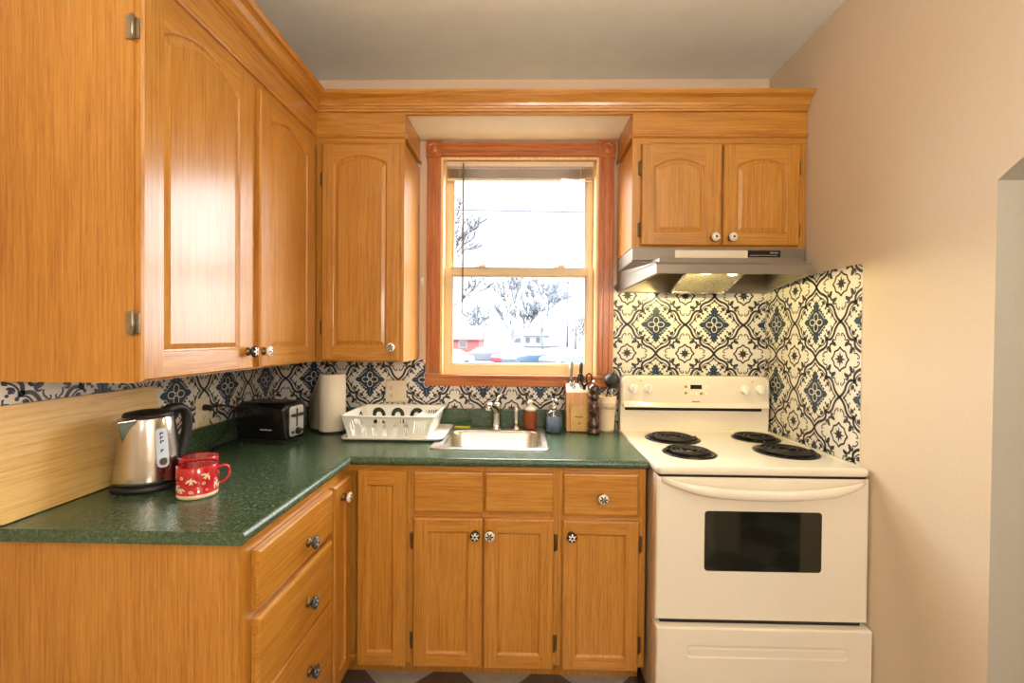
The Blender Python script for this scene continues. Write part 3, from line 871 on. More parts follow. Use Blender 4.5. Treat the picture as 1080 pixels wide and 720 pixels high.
# jamb lining
m = M()
jy0, jy1 = BW - 0.012, BW + 0.15
m.box(WX0 - 0.001, WX0 + 0.012, jy0, jy1, WZ0, WZ1)
m.box(WX1 - 0.012, WX1 + 0.001, jy0, jy1, WZ0, WZ1)
m.box(WX0 + 0.012, WX1 - 0.012, jy0, jy1, WZ1 - 0.012, WZ1 + 0.001)
m.box(WX0 + 0.012, WX1 - 0.012, BW + 0.002, jy1, WZ0 - 0.001, WZ0 + 0.010)
build('jamb', m, ['jamb'], win)
def sash(name, y0, y1, u0, u1, v0, v1, st, rb, rt):
    m = M()
    m.box(u0, u0 + st, y0, y1, v0, v1); m.box(u1 - st, u1, y0, y1, v0, v1)
    m.box(u0 + st, u1 - st, y0, y1, v0, v0 + rb); m.box(u0 + st, u1 - st, y0, y1, v1 - rt, v1)
    # stepped inner bead
    b = 0.008
    m.box(u0 + st, u0 + st + b, y0 + 0.008, y1 - 0.004, v0 + rb, v1 - rt); m.box(u1 - st - b, u1 - st, y0 + 0.008, y1 - 0.004, v0 + rb, v1 - rt)
    m.box(u0 + st + b, u1 - st - b, y0 + 0.008, y1 - 0.004, v0 + rb, v0 + rb + b); m.box(u0 + st + b, u1 - st - b, y0 + 0.008, y1 - 0.004, v1 - rt - b, v1 - rt)
    o = build(name, m, ['vinyl'], win, bevel=0.002)
    yc = (y0 + y1) / 2 + 0.004
    g = M().box(u0 + st, u1 - st, yc - 0.0005, yc + 0.0005, v0 + rb, v1 - rt)
    g = M().add([(u0 + st, yc, v0 + rb), (u1 - st, yc, v0 + rb), (u1 - st, yc, v1 - rt), (u0 + st, yc, v1 - rt)], [(0, 1, 2, 3)])
    build('pane', g, ['pane'], o)
    return o
up = sash('upper_sash', BW + 0.082, BW + 0.112, -0.412, 0.380, 1.715, 2.299, 0.036, 0.036, 0.04)
lo = sash('lower_sash', BW + 0.046, BW + 0.078, -0.412, 0.380, 1.184, 1.750, 0.036, 0.052, 0.040)
for u in (-0.22, 0.20):
    m = M().box(u - 0.03, u + 0.03, BW + 0.050, BW + 0.074, 1.750, 1.756).lathe([(0.011, 0), (0.011, 0.008), (0.008, 0.012), (0, 0.013)], (u, BW + 0.062, 1.756), 16).box(u - 0.004, u + 0.026, BW + 0.056, BW + 0.064, 1.758, 1.768)
    build('sash_lock', m, ['vinyl'], lo)

# blind pulled up to the top of the window
bl = thing('window_blind', (-0.01, BW + 0.02, 2.20), 'cream horizontal blind raised to the top of the window with a tilt wand', 'blind')
m = M().box(-0.396, 0.366, BW + 0.002, BW + 0.036, 2.270, 2.296)
build('headrail', m, ['blind'], bl, bevel=0.002)
m = M()
for k in range(12):
    z = 2.262 - k * 0.0040
    vs = []
    n = 4
    for i in range(n + 1):
        t = i / n - 0.5
        vs += [(-0.396, BW + 0.019 + t * 0.026, z - 4 * t * t * 0.003), (0.366, BW + 0.019 + t * 0.026, z - 4 * t * t * 0.003)]
    m.add(vs, [(2 * i, 2 * i + 1, 2 * i + 3, 2 * i + 2) for i in range(n)], 0, True)
# one slat hanging loose at its right end
m.add([(0.22, BW + 0.006, 2.213), (0.366, BW + 0.006, 2.196), (0.366, BW + 0.032, 2.199), (0.22, BW + 0.032, 2.216)], [(0, 1, 2, 3)], 0)
m.add([(-0.396, BW + 0.006, 2.2135), (0.22, BW + 0.006, 2.2135), (0.22, BW + 0.032, 2.2165), (-0.396, BW + 0.032, 2.2165)], [(0, 1, 2, 3)], 0)
for v in m.v: pass
o = build('slat_stack', m, ['blind'], bl, fix=False)
s_ = o.modifiers.new('thick', 'SOLIDIFY'); s_.thickness = 0.0008
m = M().box(-0.396, 0.366, BW + 0.008, BW + 0.030, 2.203, 2.211)
for k in range(len(m.v)):
    x, y, z = m.v[k]
build('bottom_rail', M().box(-0.396, 0.20, BW + 0.008, BW + 0.030, 2.203, 2.2115), ['blind'], bl, bevel=0.002)
for u in (-0.33, -0.02, 0.30): build('lift_cord', M().tube([(u, BW + 0.003, 2.272), (u, BW + 0.002, 2.206)], 0.0012, 6), ['blind'], bl)
m = M().tube([(-0.310, BW - 0.004, 2.285), (-0.310, BW + 0.004, 2.278), (-0.309, BW - 0.002, 2.265), (-0.309, BW - 0.002, 1.56)], 0.0045, 6)
build('tilt_wand', m, ['wand'], bl)
m = M().tube([(-0.309, BW - 0.002, 1.56), (-0.309, BW - 0.002, 1.50)], [0.0035, 0.005], 8)
build('wand_grip', m, ['white_plastic'], bl)

# ------------------------------------------------------------------ RANGE
ST = 1.640
S0, S1 = 0.495, 1.2535
rg = thing('electric_range', (0.874, 2.0, 0.0), 'bisque electric coil range with oven door against the right wall', 'stove')
m = M().box(S0 + 0.004, S1 - 0.004, 1.690, 2.325, 0.03, 0.895)
m.box(S0 + 0.03, S1 - 0.03, 1.72, 2.30, 0.0, 0.03)
build('body', m, ['enamel_grey'], rg, bevel=0.003)
# cooktop with rolled edge
m = M()
def rr(x0, x1, y0, y1, r, z, n=6):
    P = []
    for cx, cy, a in ((x1 - r, y0 + r, -pi / 2), (x1 - r, y1 - r, 0), (x0 + r, y1 - r, pi / 2), (x0 + r, y0 + r, pi)):
        for k in range(n + 1):
            t = a + (pi / 2) * k / n; P.append((cx + r * cos(t), cy + r * sin(t), z))
    return P
cx0, cx1, cy0, cy1 = S0 - 0.002, S1 + 0.001, ST - 0.006, 2.30
m.loops([rr(cx0 + 0.006, cx1 - 0.006, cy0 + 0.006, cy1, 0.02, 0.893), rr(cx0, cx1, cy0, cy1, 0.022, 0.898), rr(cx0, cx1, cy0, cy1, 0.022, 0.914), rr(cx0 + 0.003, cx1 - 0.003, cy0 + 0.003, cy1, 0.02, 0.920),
         rr(cx0 + 0.010, cx1 - 0.010, cy0 + 0.010, cy1 - 0.004, 0.02, 0.924), rr(cx0 + 0.022, cx1 - 0.022, cy0 + 0.024, cy1 - 0.02, 0.02, 0.9225), rr(cx0 + 0.03, cx1 - 0.03, cy0 + 0.034, cy1 - 0.03, 0.02, 0.920)], 0, True, True, True)
build('cooktop', m, ['enamel'], rg)
build('seam_shadow', M().box(S0 + 0.01, S1 - 0.01, ST + 0.006, ST + 0.055, 0.880, 0.8945), ['dark_gap'], rg)
# backguard
m = M()
m.box(S0 + 0.008, S1 - 0.010, 2.286, 2.34, 0.905, 1.06)
build('riser', m, ['enamel'], rg, bevel=0.003)
def bg(z, x0, x1):
    return z
def rr2(u0, u1, v0, v1, r, n=8):
    P = [(u0 + 0.012, v0), (u1 - 0.012, v0), (u1, v0 + 0.012)]
    for k in range(n + 1): t = (pi / 2) * k / n; P.append((u1 - r + r * cos(t), v1 - r + r * sin(t)))
    for k in range(n + 1): t = pi / 2 + (pi / 2) * k / n; P.append((u0 + r + r * cos(t), v1 - r + r * sin(t)))
    P.append((u0, v0 + 0.012))
    return P
f0 = back(2.272)
m = M()
seq = [(0.0, -0.07), (0.0, -0.014), (0.003, -0.006), (0.010, 0.0)]
m.loops([[f0(u, v, n) for u, v in rr2(S0 + 0.009 + i, S1 - 0.011 - i, 1.036 + i, 1.196 - i, 0.035 - i)] for i, n in seq], 0, True, True, True)
# slanted lower lip bowing outwards in the middle
lip = []
N = 20
for k in range(N + 1):
    t = k / N; x = S0 + 0.02 + t * (S1 - S0 - 0.042); b = 4 * t * (1 - t)
    lip.append([(x, 2.2725, 1.070 - 0.010 * b), (x, 2.262 - 0.004 * b, 1.052 - 0.008 * b), (x, 2.260 - 0.004 * b, 1.040), (x, 2.2725, 1.037)])
vs = [q for L in lip for q in L]
m.add(vs, [(4 * k + i, 4 * k + 4 + i, 4 * k + 5 + i, 4 * k + 1 + i) for k in range(N) for i in range(3)], 0, False)
build('backguard', m, ['enamel'], rg)
build('gap_shadow_strip', M().box(S0 + 0.03, S1 - 0.05, 2.280, 2.287, 1.022, 1.036), ['dark_gap'], rg)
cp_ = M().box(0.806, 0.946, 2.2705, 2.273, 1.093, 1.168)
cpo = build('control_panel', cp_, ['enamel'], rg, bevel=0.002)
build('clock_display', M().box(0.846, 0.902, 2.2695, 2.272, 1.132, 1.153), ['lcd'], cpo)
for (u, z) in ((0.823, 1.143), (0.823, 1.112), (0.850, 1.110), (0.875, 1.110), (0.900, 1.110), (0.925, 1.110), (0.925, 1.143)):
    build('button', M().lathe([(0.007, 0), (0.007, 0.0015), (0.0055, 0.002)], (u, 2.2705, z), 12, 0, True, 'Y'), ['key_green' if (u < 0.83 or abs(u - 0.9) < 0.01) else 'white_plastic'], cpo)
for u in (0.562, 0.637, 1.114, 1.188):
    m = M().lathe([(0.023, 0.0), (0.022, 0.012), (0.018, 0.018), (0.0, 0.019)], (u, 2.272, 1.132), 24, 0, True, 'Y')
    m.box(u - 0.004, u + 0.004, 2.240, 2.256, 1.112, 1.152)
    build('control_knob', m, ['white_plastic'], rg, bevel=0.001)
for u in (0.60, 1.152):
    build('indicator_light', M().lathe([(0.003, 0), (0.002, 0.002), (0, 0.002)], (u, 2.272, 1.170), 10, 0, True, 'Y'), ['ink'], rg)
# a small illegible maker's mark under the clock
m = M()
for k in range(7): m.box(0.856 + k * 0.0055, 0.860 + k * 0.0055, 2.2712, 2.272, 1.066, 1.0705 + (0.001 if k % 2 else 0))
build('maker_mark', m, ['ink'], rg)
# burners
def burner(cx, cy, r):
    zt = 0.9205
    m = M().lathe([(r + 0.010, zt - 0.002), (r + 0.011, zt + 0.002), (r + 0.006, zt + 0.0045), (r, zt + 0.003), (r * 0.85, zt + 0.0005), (0.0, zt + 0.0003)], (cx, cy, 0), 48, 0)
    pan = build('burner', m, ['drip_pan'], rg)
    turns = 4 if r > 0.10 else 3.5
    n = int(turns * 32)
    pts = []
    for k in range(n + 1):
        a = 2 * pi * turns * k / n; rad = r * 0.24 + (r * 0.93 - r * 0.24) * k / n
        pts.append((cx + rad * cos(a), cy + rad * sin(a), zt + 0.010))
    m = M().tube(pts, 0.0062, 6, flat=(1, 0.75))
    build('coil', m, ['coil'], pan)
    m = M()
    for a in (0.5, 0.5 + 2 * pi / 3, 0.5 + 4 * pi / 3): m.tube([(cx, cy, zt + 0.004), (cx + r * 0.95 * cos(a), cy + r * 0.95 * sin(a), zt + 0.004)], 0.003, 5)
    m.lathe([(0.012, zt + 0.003), (0.012, zt + 0.008), (0, zt + 0.009)], (cx, cy, 0), 14)
    build('coil_support', m, ['steel_dark'], pan)
burner(0.703, 2.105, 0.112); burner(0.685, 1.845, 0.094); burner(1.098, 2.130, 0.094); burner(1.092, 1.880, 0.112)
# oven door
fo = back(ST)
m = M()
m.loops([[fo(u, v, n) for u, v in [(S0 + i, 0.364 + i), (S1 - i, 0.364 + i), (S1 - i, 0.884 - i), (S0 + i, 0.884 - i)]] for i, n in ((0, -0.045), (0, -0.008), (0.003, -0.002), (0.010, 0))], 0, True, True)
od = build('oven_door', m, ['enamel'], rg)
def rrect(u0, u1, v0, v1, r, n=5):
    P = []
    for cx, cy, a in ((u1 - r, v0 + r, -pi / 2), (u1 - r, v1 - r, 0), (u0 + r, v1 - r, pi / 2), (u0 + r, v0 + r, pi)):
        for k in range(n + 1): t = a + pi / 2 * k / n; P.append((cx + r * cos(t), cy + r * sin(t)))
    return P
ow = rrect(0.668, 1.085, 0.546, 0.763, 0.012)
build('oven_window', M().prism(ow, fo, 0.0004, 0.0022), ['oven_glass'], od)
# bowed handle
N = 28
sect = 12
vs = []; fs = []
for k in range(N + 1):
    t = k / N; b = 1 - (2 * t - 1) ** 4 * 0.0
    x = S0 + 0.018 + t * (S1 - S0 - 0.036)
    s = 1 - abs(2 * t - 1) ** 2.2
    zc = 0.874 - 0.040 * s; yc = ST - 0.002 - 0.040 * min(1, 1.5 * s) ** 0.7
    hh = 0.008 + 0.011 * min(1, s * 1.6); dd = 0.004 + 0.008 * min(1, s * 2)
    for j in range(sect):
        a = 2 * pi * j / sect
        vs.append((x, yc + dd * cos(a), zc + hh * sin(a)))
for k in range(N):
    for j in range(sect):
        j2 = (j + 1) % sect
        fs.append((k * sect + j, k * sect + j2, (k + 1) * sect + j2, (k + 1) * sect + j))
fs.append(tuple(range(sect))); fs.append(tuple(N * sect + j for j in range(sect)))
build('oven_handle', M().add(vs, fs, 0, True), ['enamel'], od)
# storage drawer, standing a little proud
fr_ = back(ST - 0.026)
m = M()
u0, u1, v0, v1 = S0 - 0.002, S1 + 0.002, 0.075, 0.350
pts_o = lambda i, n: [fr_(u, v, n) for u, v in [(u0 + i, v0 + i), (u1 - i, v0 + i), (u1 - i, v1 - i - 0.0), (u0 + i, v1 - i)]]
m.loops([pts_o(0, -0.055), pts_o(0, -0.010), pts_o(0.004, -0.002)], 0, True)
hu0, hu1, hv0, hv1 = 0.600, 1.172, 0.244, 0.290
g0 = rrect(hu0, hu1, hv0, hv1, 0.016, 6)
outer = [(u0 + 0.004, v0 + 0.004), (u1 - 0.004, v0 + 0.004), (u1 - 0.004, v1 - 0.004), (u0 + 0.004, v1 - 0.004)]
fl = outer + g0
tr = tessellate_polygon([[Vector((a, b, 0)) for a, b in outer], [Vector((a, b, 0)) for a, b in g0]])
m.add([fr_(a, b, -0.002) for a, b in fl], [tuple(x) for x in tr], 0)
m.loops([[fr_(a, b, -0.002) for a, b in g0], [fr_(a, b, -0.010) for a, b in rrect(hu0 + 0.004, hu1 - 0.004, hv0 + 0.003, hv1 - 0.010, 0.010, 6)], [fr_(a, b, -0.006) for a, b in rrect(hu0 + 0.010, hu1 - 0.010, hv0 + 0.006, hv1 - 0.016, 0.005, 6)]], 0, False, True, True)
build('storage_drawer', m, ['enamel'], rg)
build('drawer_gap', M().box(S0 + 0.02, S1 - 0.02, ST + 0.01, ST + 0.05, 0.345, 0.37), ['dark_gap'], rg)

# ------------------------------------------------------------------ RANGE HOOD
hd = thing('range_hood', (0.87, 2.15, 1.60), 'almond painted range hood with a lit lamp under the short cabinet', 'range hood')
H0, H1 = 0.492, RW - 0.006
zt, zb = 1.787, 1.732
yb = BW - 0.004
m = M()
P = lambda z, y, i: [(H0 + i, y, z), (H1 - i, y, z), (H1, yb, z), (H0, yb, z)]
yF, yL = 2.032, 1.880
outer = [
    [(H0, yF, zt), (H1, yF, zt), (H1, yb, zt), (H0, yb, zt)],
    [(H0, yF, zb), (H1, yF, zb), (H1, yb, zb), (H0, yb, zb)],
    [(H0, yF + 0.006, zb - 0.004), (H1, yF + 0.006, zb - 0.004), (H1, yb, zb - 0.01), (H0, yb, zb - 0.01)],
    [(H0 + 0.060, yL + 0.012, 1.700), (H1 - 0.060, yL + 0.012, 1.700), (H1, yb, 1.690), (H0, yb, 1.690)],
    [(H0 + 0.064, yL, 1.690), (H1 - 0.064, yL, 1.690), (H1, yb, 1.680), (H0, yb, 1.680)],
    [(H0 + 0.064, yL, 1.652), (H1 - 0.064, yL, 1.652), (H1, yb, 1.618), (H0, yb, 1.618)],
    [(H0 + 0.078, yL + 0.014, 1.652), (H1 - 0.078, yL + 0.014, 1.652), (H1 - 0.012, yb - 0.012, 1.618), (H0 + 0.012, yb - 0.012, 1.618)],
    [(H0 + 0.084, yL + 0.03, 1.722), (H1 - 0.084, yL + 0.03, 1.722), (H1 - 0.014, yb - 0.016, 1.722), (H0 + 0.014, yb - 0.016, 1.722)],
]
m.loops(outer, 0, True, True)
hb = build('shell', m, ['hood_paint'], hd, bevel=0.002)
fh = back(yF)
build('badge_panel', M().prism([(1.002, 1.7475), (1.144, 1.7475), (1.144, 1.777), (1.002, 1.777)], fh, 0, 0.0025), ['black_gloss'], hd)
m = M()
for k in range(6): m.prism([(1.098 + k * 0.0062, 1.764), (1.1025 + k * 0.0062, 1.764), (1.1025 + k * 0.0062, 1.769), (1.098 + k * 0.0062, 1.769)], fh, 0.0025, 0.003)
m.prism([(1.01, 1.7535), (1.13, 1.7535), (1.13, 1.7555), (1.01, 1.7555)], fh, 0.0025, 0.0045)
build('badge_print', m, ['ink_pale'], hd)
build('front_label', M().prism([(0.681, 1.743), (1.001, 1.743), (1.001, 1.777), (0.681, 1.777)], fh, 0, 0.0012), ['label_white'], hd)
build('control_slot', M().prism([(0.66, 1.7335), (1.21, 1.7335), (1.21, 1.7365), (0.66, 1.7365)], fh, 0, 0.001), ['steel_dark'], hd)
# filter and lamp underneath, following the sloping underside
def under(x, y, off):
    t = (y - 1.99) / (2.265 - 1.99); return (x, y, 1.716 - 0.098 * t - off)
m = M()
fx0, fx1, fy0, fy1 = 0.735, 1.005, 1.99, 2.265
for a, b, c, d in ((fx0, fx1, fy0, fy0 + 0.012), (fx0, fx1, fy1 - 0.012, fy1), (fx0, fx0 + 0.012, fy0, fy1), (fx1 - 0.012, fx1, fy0, fy1)):
    q = [under(a, c, 0.002), under(b, c, 0.002), under(b, d, 0.002), under(a, d, 0.002)]
    m.add(q + [(x, y, z - 0.010) for x, y, z in q], [(0, 1, 2, 3), (4, 5, 6, 7), (0, 1, 5, 4), (1, 2, 6, 5), (2, 3, 7, 6), (3, 0, 4, 7)])
fl_ = build('grease_filter', m, ['chrome'], hd)
t = NT('filter_mesh_metal'); p = t.principled(lin(190, 180, 158), 0.35, 0.8)
v = t.coords((220, 220, 220), rnd=False)
ck = t.n('ShaderNodeTexVoronoi', i_Scale=1.0); t.l(v, ck.inputs['Vector'])
r = t.ramp(ck.outputs['Distance'], [(0.1, lin(110, 100, 84)), (0.6, lin(214, 204, 180))]); t.l(r.outputs[0], p.inputs['Base Color'])
MAT['filter_mesh'] = t.m
q = [under(fx0 + 0.012, fy0 + 0.012, 0.006), under(fx1 - 0.012, fy0 + 0.012, 0.006), under(fx1 - 0.012, fy1 - 0.012, 0.006), under(fx0 + 0.012, fy1 - 0.012, 0.006)]
build('filter_screen', M().add(q + [(x, y, z + 0.003) for x, y, z in q], [(0, 1, 2, 3), (4, 5, 6, 7), (0, 1, 5, 4), (1, 2, 6, 5), (2, 3, 7, 6), (3, 0, 4, 7)]), ['filter_mesh'], fl_)
build('lamp', M().lathe([(0.0, -0.022), (0.016, -0.018), (0.022, -0.006), (0.018, 0.010), (0.012, 0.022)], (0.905, 1.965, 1.676), 20), ['bulb'], hd)

# ------------------------------------------------------------------ OUTLETS, HOOK
def outlet_plate(name, fm, u, v, w, h, label, rocker):
    o = thing(name, fm(u, v, 0), label, 'outlet')
    m = M()
    rc = lambda i, n: [fm(a, b, n) for a, b in [(u - w / 2 + i, v - h / 2 + i), (u + w / 2 - i, v - h / 2 + i), (u + w / 2 - i, v + h / 2 - i), (u - w / 2 + i, v + h / 2 - i)]]
    m.loops([rc(0, 0.0035), rc(0, 0.005), rc(0.004, 0.0085)], 0, True, True)
    build('cover_plate', m, ['ivory_plastic'], o)
    us = [u] if rocker is None else [u - 0.024]
    for uu in us:
        for dv in (-0.020, 0.020):
            s = build('socket', M().prism([(uu + 0.0165 * cos(t) , v + dv + 0.0145 * max(-0.85, min(0.85, sin(t)))) for t in [2 * pi * k / 20 for k in range(20)]], fm, 0.0085, 0.0105), ['ivory_plastic'], o)
            g = M()
            for du in (-0.006, 0.006): g.prism([(uu + du - 0.0012, v + dv - 0.002), (uu + du + 0.0012, v + dv - 0.002), (uu + du + 0.0012, v + dv + 0.007), (uu + du - 0.0012, v + dv + 0.007)], fm, 0.0105, 0.0108)
            g.prism([(uu + 0.003 * cos(t), v + dv - 0.007 + 0.003 * sin(t)) for t in [2 * pi * k / 8 for k in range(8)]], fm, 0.0105, 0.0108)
            build('socket_slots', g, ['ink'], s)
    if rocker is not None:
        uu = u + 0.024
        build('rocker_switch', M().prism([(uu - 0.016, v - 0.033), (uu + 0.016, v - 0.033), (uu + 0.016, v + 0.033), (uu - 0.016, v + 0.033)], fm, 0.0085, 0.0115), ['ivory_plastic'], o, bevel=0.0015)
    return o
outlet_plate('wall_outlet', left(LW), 1.812, 1.066, 0.076, 0.118, 'ivory wall outlet on the left wall with a black plug in it', None)
outlet_plate('wall_outlet', back(BW), -0.655, 1.094, 0.110, 0.117, 'ivory double plate with outlet and rocker switch above the dish rack', 1)
hk = thing('wall_hook', (-0.523, BW, 1.668), 'small white wall hook on the strip of wall left of the window', 'hook')
m = M().box(-0.529, -0.511, BW - 0.005, BW - 0.0003, 1.650, 1.690)
build('back_plate', m, ['white_plastic'], hk, bevel=0.002)
build('prong', M().tube([(-0.520, BW - 0.004, 1.672), (-0.520, BW - 0.018, 1.664), (-0.520, BW - 0.026, 1.662), (-0.520, BW - 0.030, 1.674)], [0.004, 0.0045, 0.0045, 0.005], 8), ['white_plastic'], hk)

# ------------------------------------------------------------------ SINK AND TAPS
sn = thing('sink', (-0.13, 2.095, CT), 'stainless steel drop-in sink set in the green counter under the window', 'sink')
R4 = lambda x0, x1, y0, y1, r, z: rr(x0, x1, y0, y1, r, z, 7)
bx0, bx1, by0, by1 = -0.334, 0.090, 1.905, 2.232
m = M()
m.loops([R4(-0.384, 0.122, 1.866, 2.326, 0.030, CT + 0.0005), R4(-0.382, 0.120, 1.868, 2.324, 0.030, CT + 0.004), R4(-0.376, 0.114, 1.874, 2.318, 0.028, CT + 0.006), R4(-0.368, 0.106, 1.882, 2.310, 0.026, CT + 0.0045),
         R4(bx0 - 0.006, bx1 + 0.006, by0 - 0.006, by1 + 0.006, 0.064, CT + 0.0045), R4(bx0, bx1, by0, by1, 0.06, CT), R4(bx0 + 0.006, bx1 - 0.006, by0 + 0.006, by1 - 0.006, 0.058, CT - 0.02),
         R4(bx0 + 0.016, bx1 - 0.016, by0 + 0.016, by1 - 0.016, 0.055, CT - 0.130), R4(bx0 + 0.030, bx1 - 0.030, by0 + 0.030, by1 - 0.030, 0.05, CT - 0.155), R4(bx0 + 0.06, bx1 - 0.06, by0 + 0.06, by1 - 0.06, 0.04, CT - 0.160)], 0, False, True, True)
so = build('basin', m, ['sink_steel'], sn)
so.modifiers.new('thick', 'SOLIDIFY').thickness = 0.0012
build('drain', M().lathe([(0.0, CT - 0.158), (0.026, CT - 0.158), (0.040, CT - 0.1565), (0.043, CT - 0.1595)], (-0.122, 2.07, 0), 24), ['chrome'], sn)
ZL = CT + 0.0048
fc = thing('faucet', (-0.122, 2.276, ZL), 'chrome single-lever faucet at the back of the sink', 'faucet')
m = M().lathe([(0.026, ZL), (0.026, ZL + 0.006), (0.020, ZL + 0.012), (0.020, ZL + 0.030), (0.019, ZL + 0.075), (0.023, ZL + 0.095), (0.024, ZL + 0.118), (0.018, ZL + 0.132), (0.0, ZL + 0.136)], (-0.122, 2.276, 0), 24)
build('base_body', m, ['chrome'], fc)
m = M().tube([(-0.122, 2.276, ZL + 0.085), (-0.128, 2.255, ZL + 0.105), (-0.138, 2.220, ZL + 0.126), (-0.148, 2.185, ZL + 0.134), (-0.155, 2.165, ZL + 0.128), (-0.157, 2.158, ZL + 0.110)], [0.019, 0.018, 0.017, 0.0155, 0.015, 0.014], 14)
build('spout', m, ['chrome'], fc)
m = M().tube([(-0.122, 2.276, ZL + 0.132), (-0.118, 2.282, ZL + 0.150), (-0.108, 2.290, ZL + 0.168)], [0.012, 0.009, 0.006], 10).tube([(-0.108, 2.290, ZL + 0.166), (-0.094, 2.300, ZL + 0.176)], [0.007, 0.005], 8)
build('lever', m, ['chrome'], fc)
sp = thing('side_sprayer', (-0.022, 2.276, ZL), 'chrome side sprayer standing right of the faucet', 'sprayer')
build('collar', M().lathe([(0.021, ZL), (0.021, ZL + 0.004), (0.015, ZL + 0.010), (0.012, ZL + 0.022)], (-0.022, 2.276, 0), 20), ['chrome'], sp)
m = M().lathe([(0.010, ZL + 0.022), (0.0115, ZL + 0.050), (0.0145, ZL + 0.088), (0.015, ZL + 0.100), (0.010, ZL + 0.108), (0, ZL + 0.110)], (-0.022, 2.276, 0), 18)
m.tube([(-0.022, 2.276, ZL + 0.096), (-0.022, 2.252, ZL + 0.102)], [0.012, 0.014], 12)
build('spray_head', m, ['chrome'], sp)

spg = thing('sponge', (-0.288, 2.286, ZL), 'yellow and green sponge on the sink ledge beside the dish rack', 'sponge')
build('foam', M().box(-0.335, -0.253, 2.258, 2.312, CT + 0.0062, CT + 0.022), ['sponge_yellow'], spg, bevel=0.004)
build('scouring_pad', M().box(-0.336, -0.252, 2.257, 2.313, CT + 0.022, CT + 0.031), ['sponge_green'], spg, bevel=0.002)

# ------------------------------------------------------------------ SOAPS
am = thing('soap_dispenser', (0.051, 2.288, ZL), 'amber foaming hand soap bottle with white pump right of the sprayer', 'bottle')
cx, cy = 0.048, 2.288
build('bottle', M().lathe([(0.0, ZL + 0.0014), (0.028, ZL + 0.0014), (0.031, ZL + 0.006), (0.030, ZL + 0.040), (0.031, ZL + 0.075), (0.030, ZL + 0.088), (0.022, ZL + 0.097), (0.020, ZL + 0.1)], (cx, cy, 0), 28, sx=1.1, sy=0.85), ['amber'], am)
m = M().lathe([(0.031, ZL + 0.094), (0.030, ZL + 0.104), (0.020, ZL + 0.110), (0.012, ZL + 0.114), (0.010, ZL + 0.128), (0.013, ZL + 0.131), (0.013, ZL + 0.142), (0.010, ZL + 0.147), (0.0, ZL + 0.148)], (cx, cy, 0), 24)
m.tube([(cx, cy, ZL + 0.138), (cx - 0.006, cy - 0.022, ZL + 0.138), (cx - 0.009, cy - 0.036, ZL + 0.134)], [0.009, 0.007, 0.006], 10)
build('pump', m, ['white_plastic'], am)
bs = thing('soap_bottle', (0.164, 2.237, CT), 'clear round bottle half full of blue dish soap on the counter', 'bottle')
cx, cy = 0.164, 2.237
build('glass', M().lathe([(0.0, CT + 0.0004), (0.036, CT + 0.0004), (0.040, CT + 0.005), (0.040, CT + 0.085), (0.037, CT + 0.098), (0.024, CT + 0.110), (0.014, CT + 0.113), (0.014, CT + 0.124)], (cx, cy, 0), 32), ['bottle_glass'], bs)
build('liquid', M().lathe([(0.0, CT + 0.004), (0.034, CT + 0.004), (0.0372, CT + 0.008), (0.0372, CT + 0.078), (0.0, CT + 0.0785)], (cx, cy, 0), 32), ['blue_liquid'], bs)
m = M().lathe([(0.0155, CT + 0.1135), (0.0155, CT + 0.128), (0.008, CT + 0.132), (0.006, CT + 0.152), (0.010, CT + 0.155), (0.010, CT + 0.165), (0, CT + 0.167)], (cx, cy, 0), 20)
m.tube([(cx, cy, CT + 0.160), (cx + 0.010, cy - 0.020, CT + 0.160), (cx + 0.014, cy - 0.032, CT + 0.155)], [0.007, 0.006, 0.005], 8)
build('pump', m, ['chrome'], bs)
build('dip_tube', M().tube([(cx, cy - 0.0, CT + 0.115), (cx - 0.004, cy - 0.010, CT + 0.06), (cx - 0.010, cy - 0.026, CT + 0.010)], 0.003, 6), ['white_plastic'], bs)

# ------------------------------------------------------------------ KNIFE BLOCK, MILL, CROCK
kb = thing('knife_block', (0.283, 2.285, CT), 'light wooden knife block on the counter below the window corner', 'knife block')
fmx = lambda u, v, n: (n, u, v)
m = M().prism([(2.250, CT + 0.001), (2.332, CT + 0.001), (2.332, 1.150), (2.308, 1.148), (2.262, 1.108)], fmx, 0.228, 0.338)
build('block', m, ['block_wood'], kb, bevel=0.003)
m = M().prism(rrect(0.247, 0.332, CT + 0.006, 1.046, 0.010), back(2.250), 0.0, 0.012)
fp = build('front_plate', m, ['maple'], kb, bevel=0.0015)
m = M()
for k in range(5): m.prism([(0.270 + 0.008 * k, 0.988), (0.275 + 0.008 * k, 0.988), (0.275 + 0.008 * k, 0.994), (0.270 + 0.008 * k, 0.994)], back(2.238), 0.0001, 0.0005)
for k in range(3): m.prism([(0.283 + 0.003 * k, 0.955 + 0.006 * k), (0.296 - 0.003 * k, 0.955 + 0.006 * k), (0.296 - 0.003 * k, 0.958 + 0.006 * k), (0.283 + 0.003 * k, 0.958 + 0.006 * k)], back(2.238), 0.0001, 0.0005)
build('burned_emblem', m, ['ink'], fp)
m = M().box(0.231, 0.335, 2.262, 2.3075, 1.1105, 1.1125)
m = M().add([(0.230, 2.2625, 1.1085), (0.336, 2.2625, 1.1085), (0.336, 2.3082, 1.1484), (0.230, 2.3082, 1.1484)], [(0, 1, 2, 3)])
o = build('slot_plate', m, ['white_plastic'], kb); so_ = o.modifiers.new('thick', 'SOLIDIFY'); so_.thickness = 0.003; so_.offset = 0
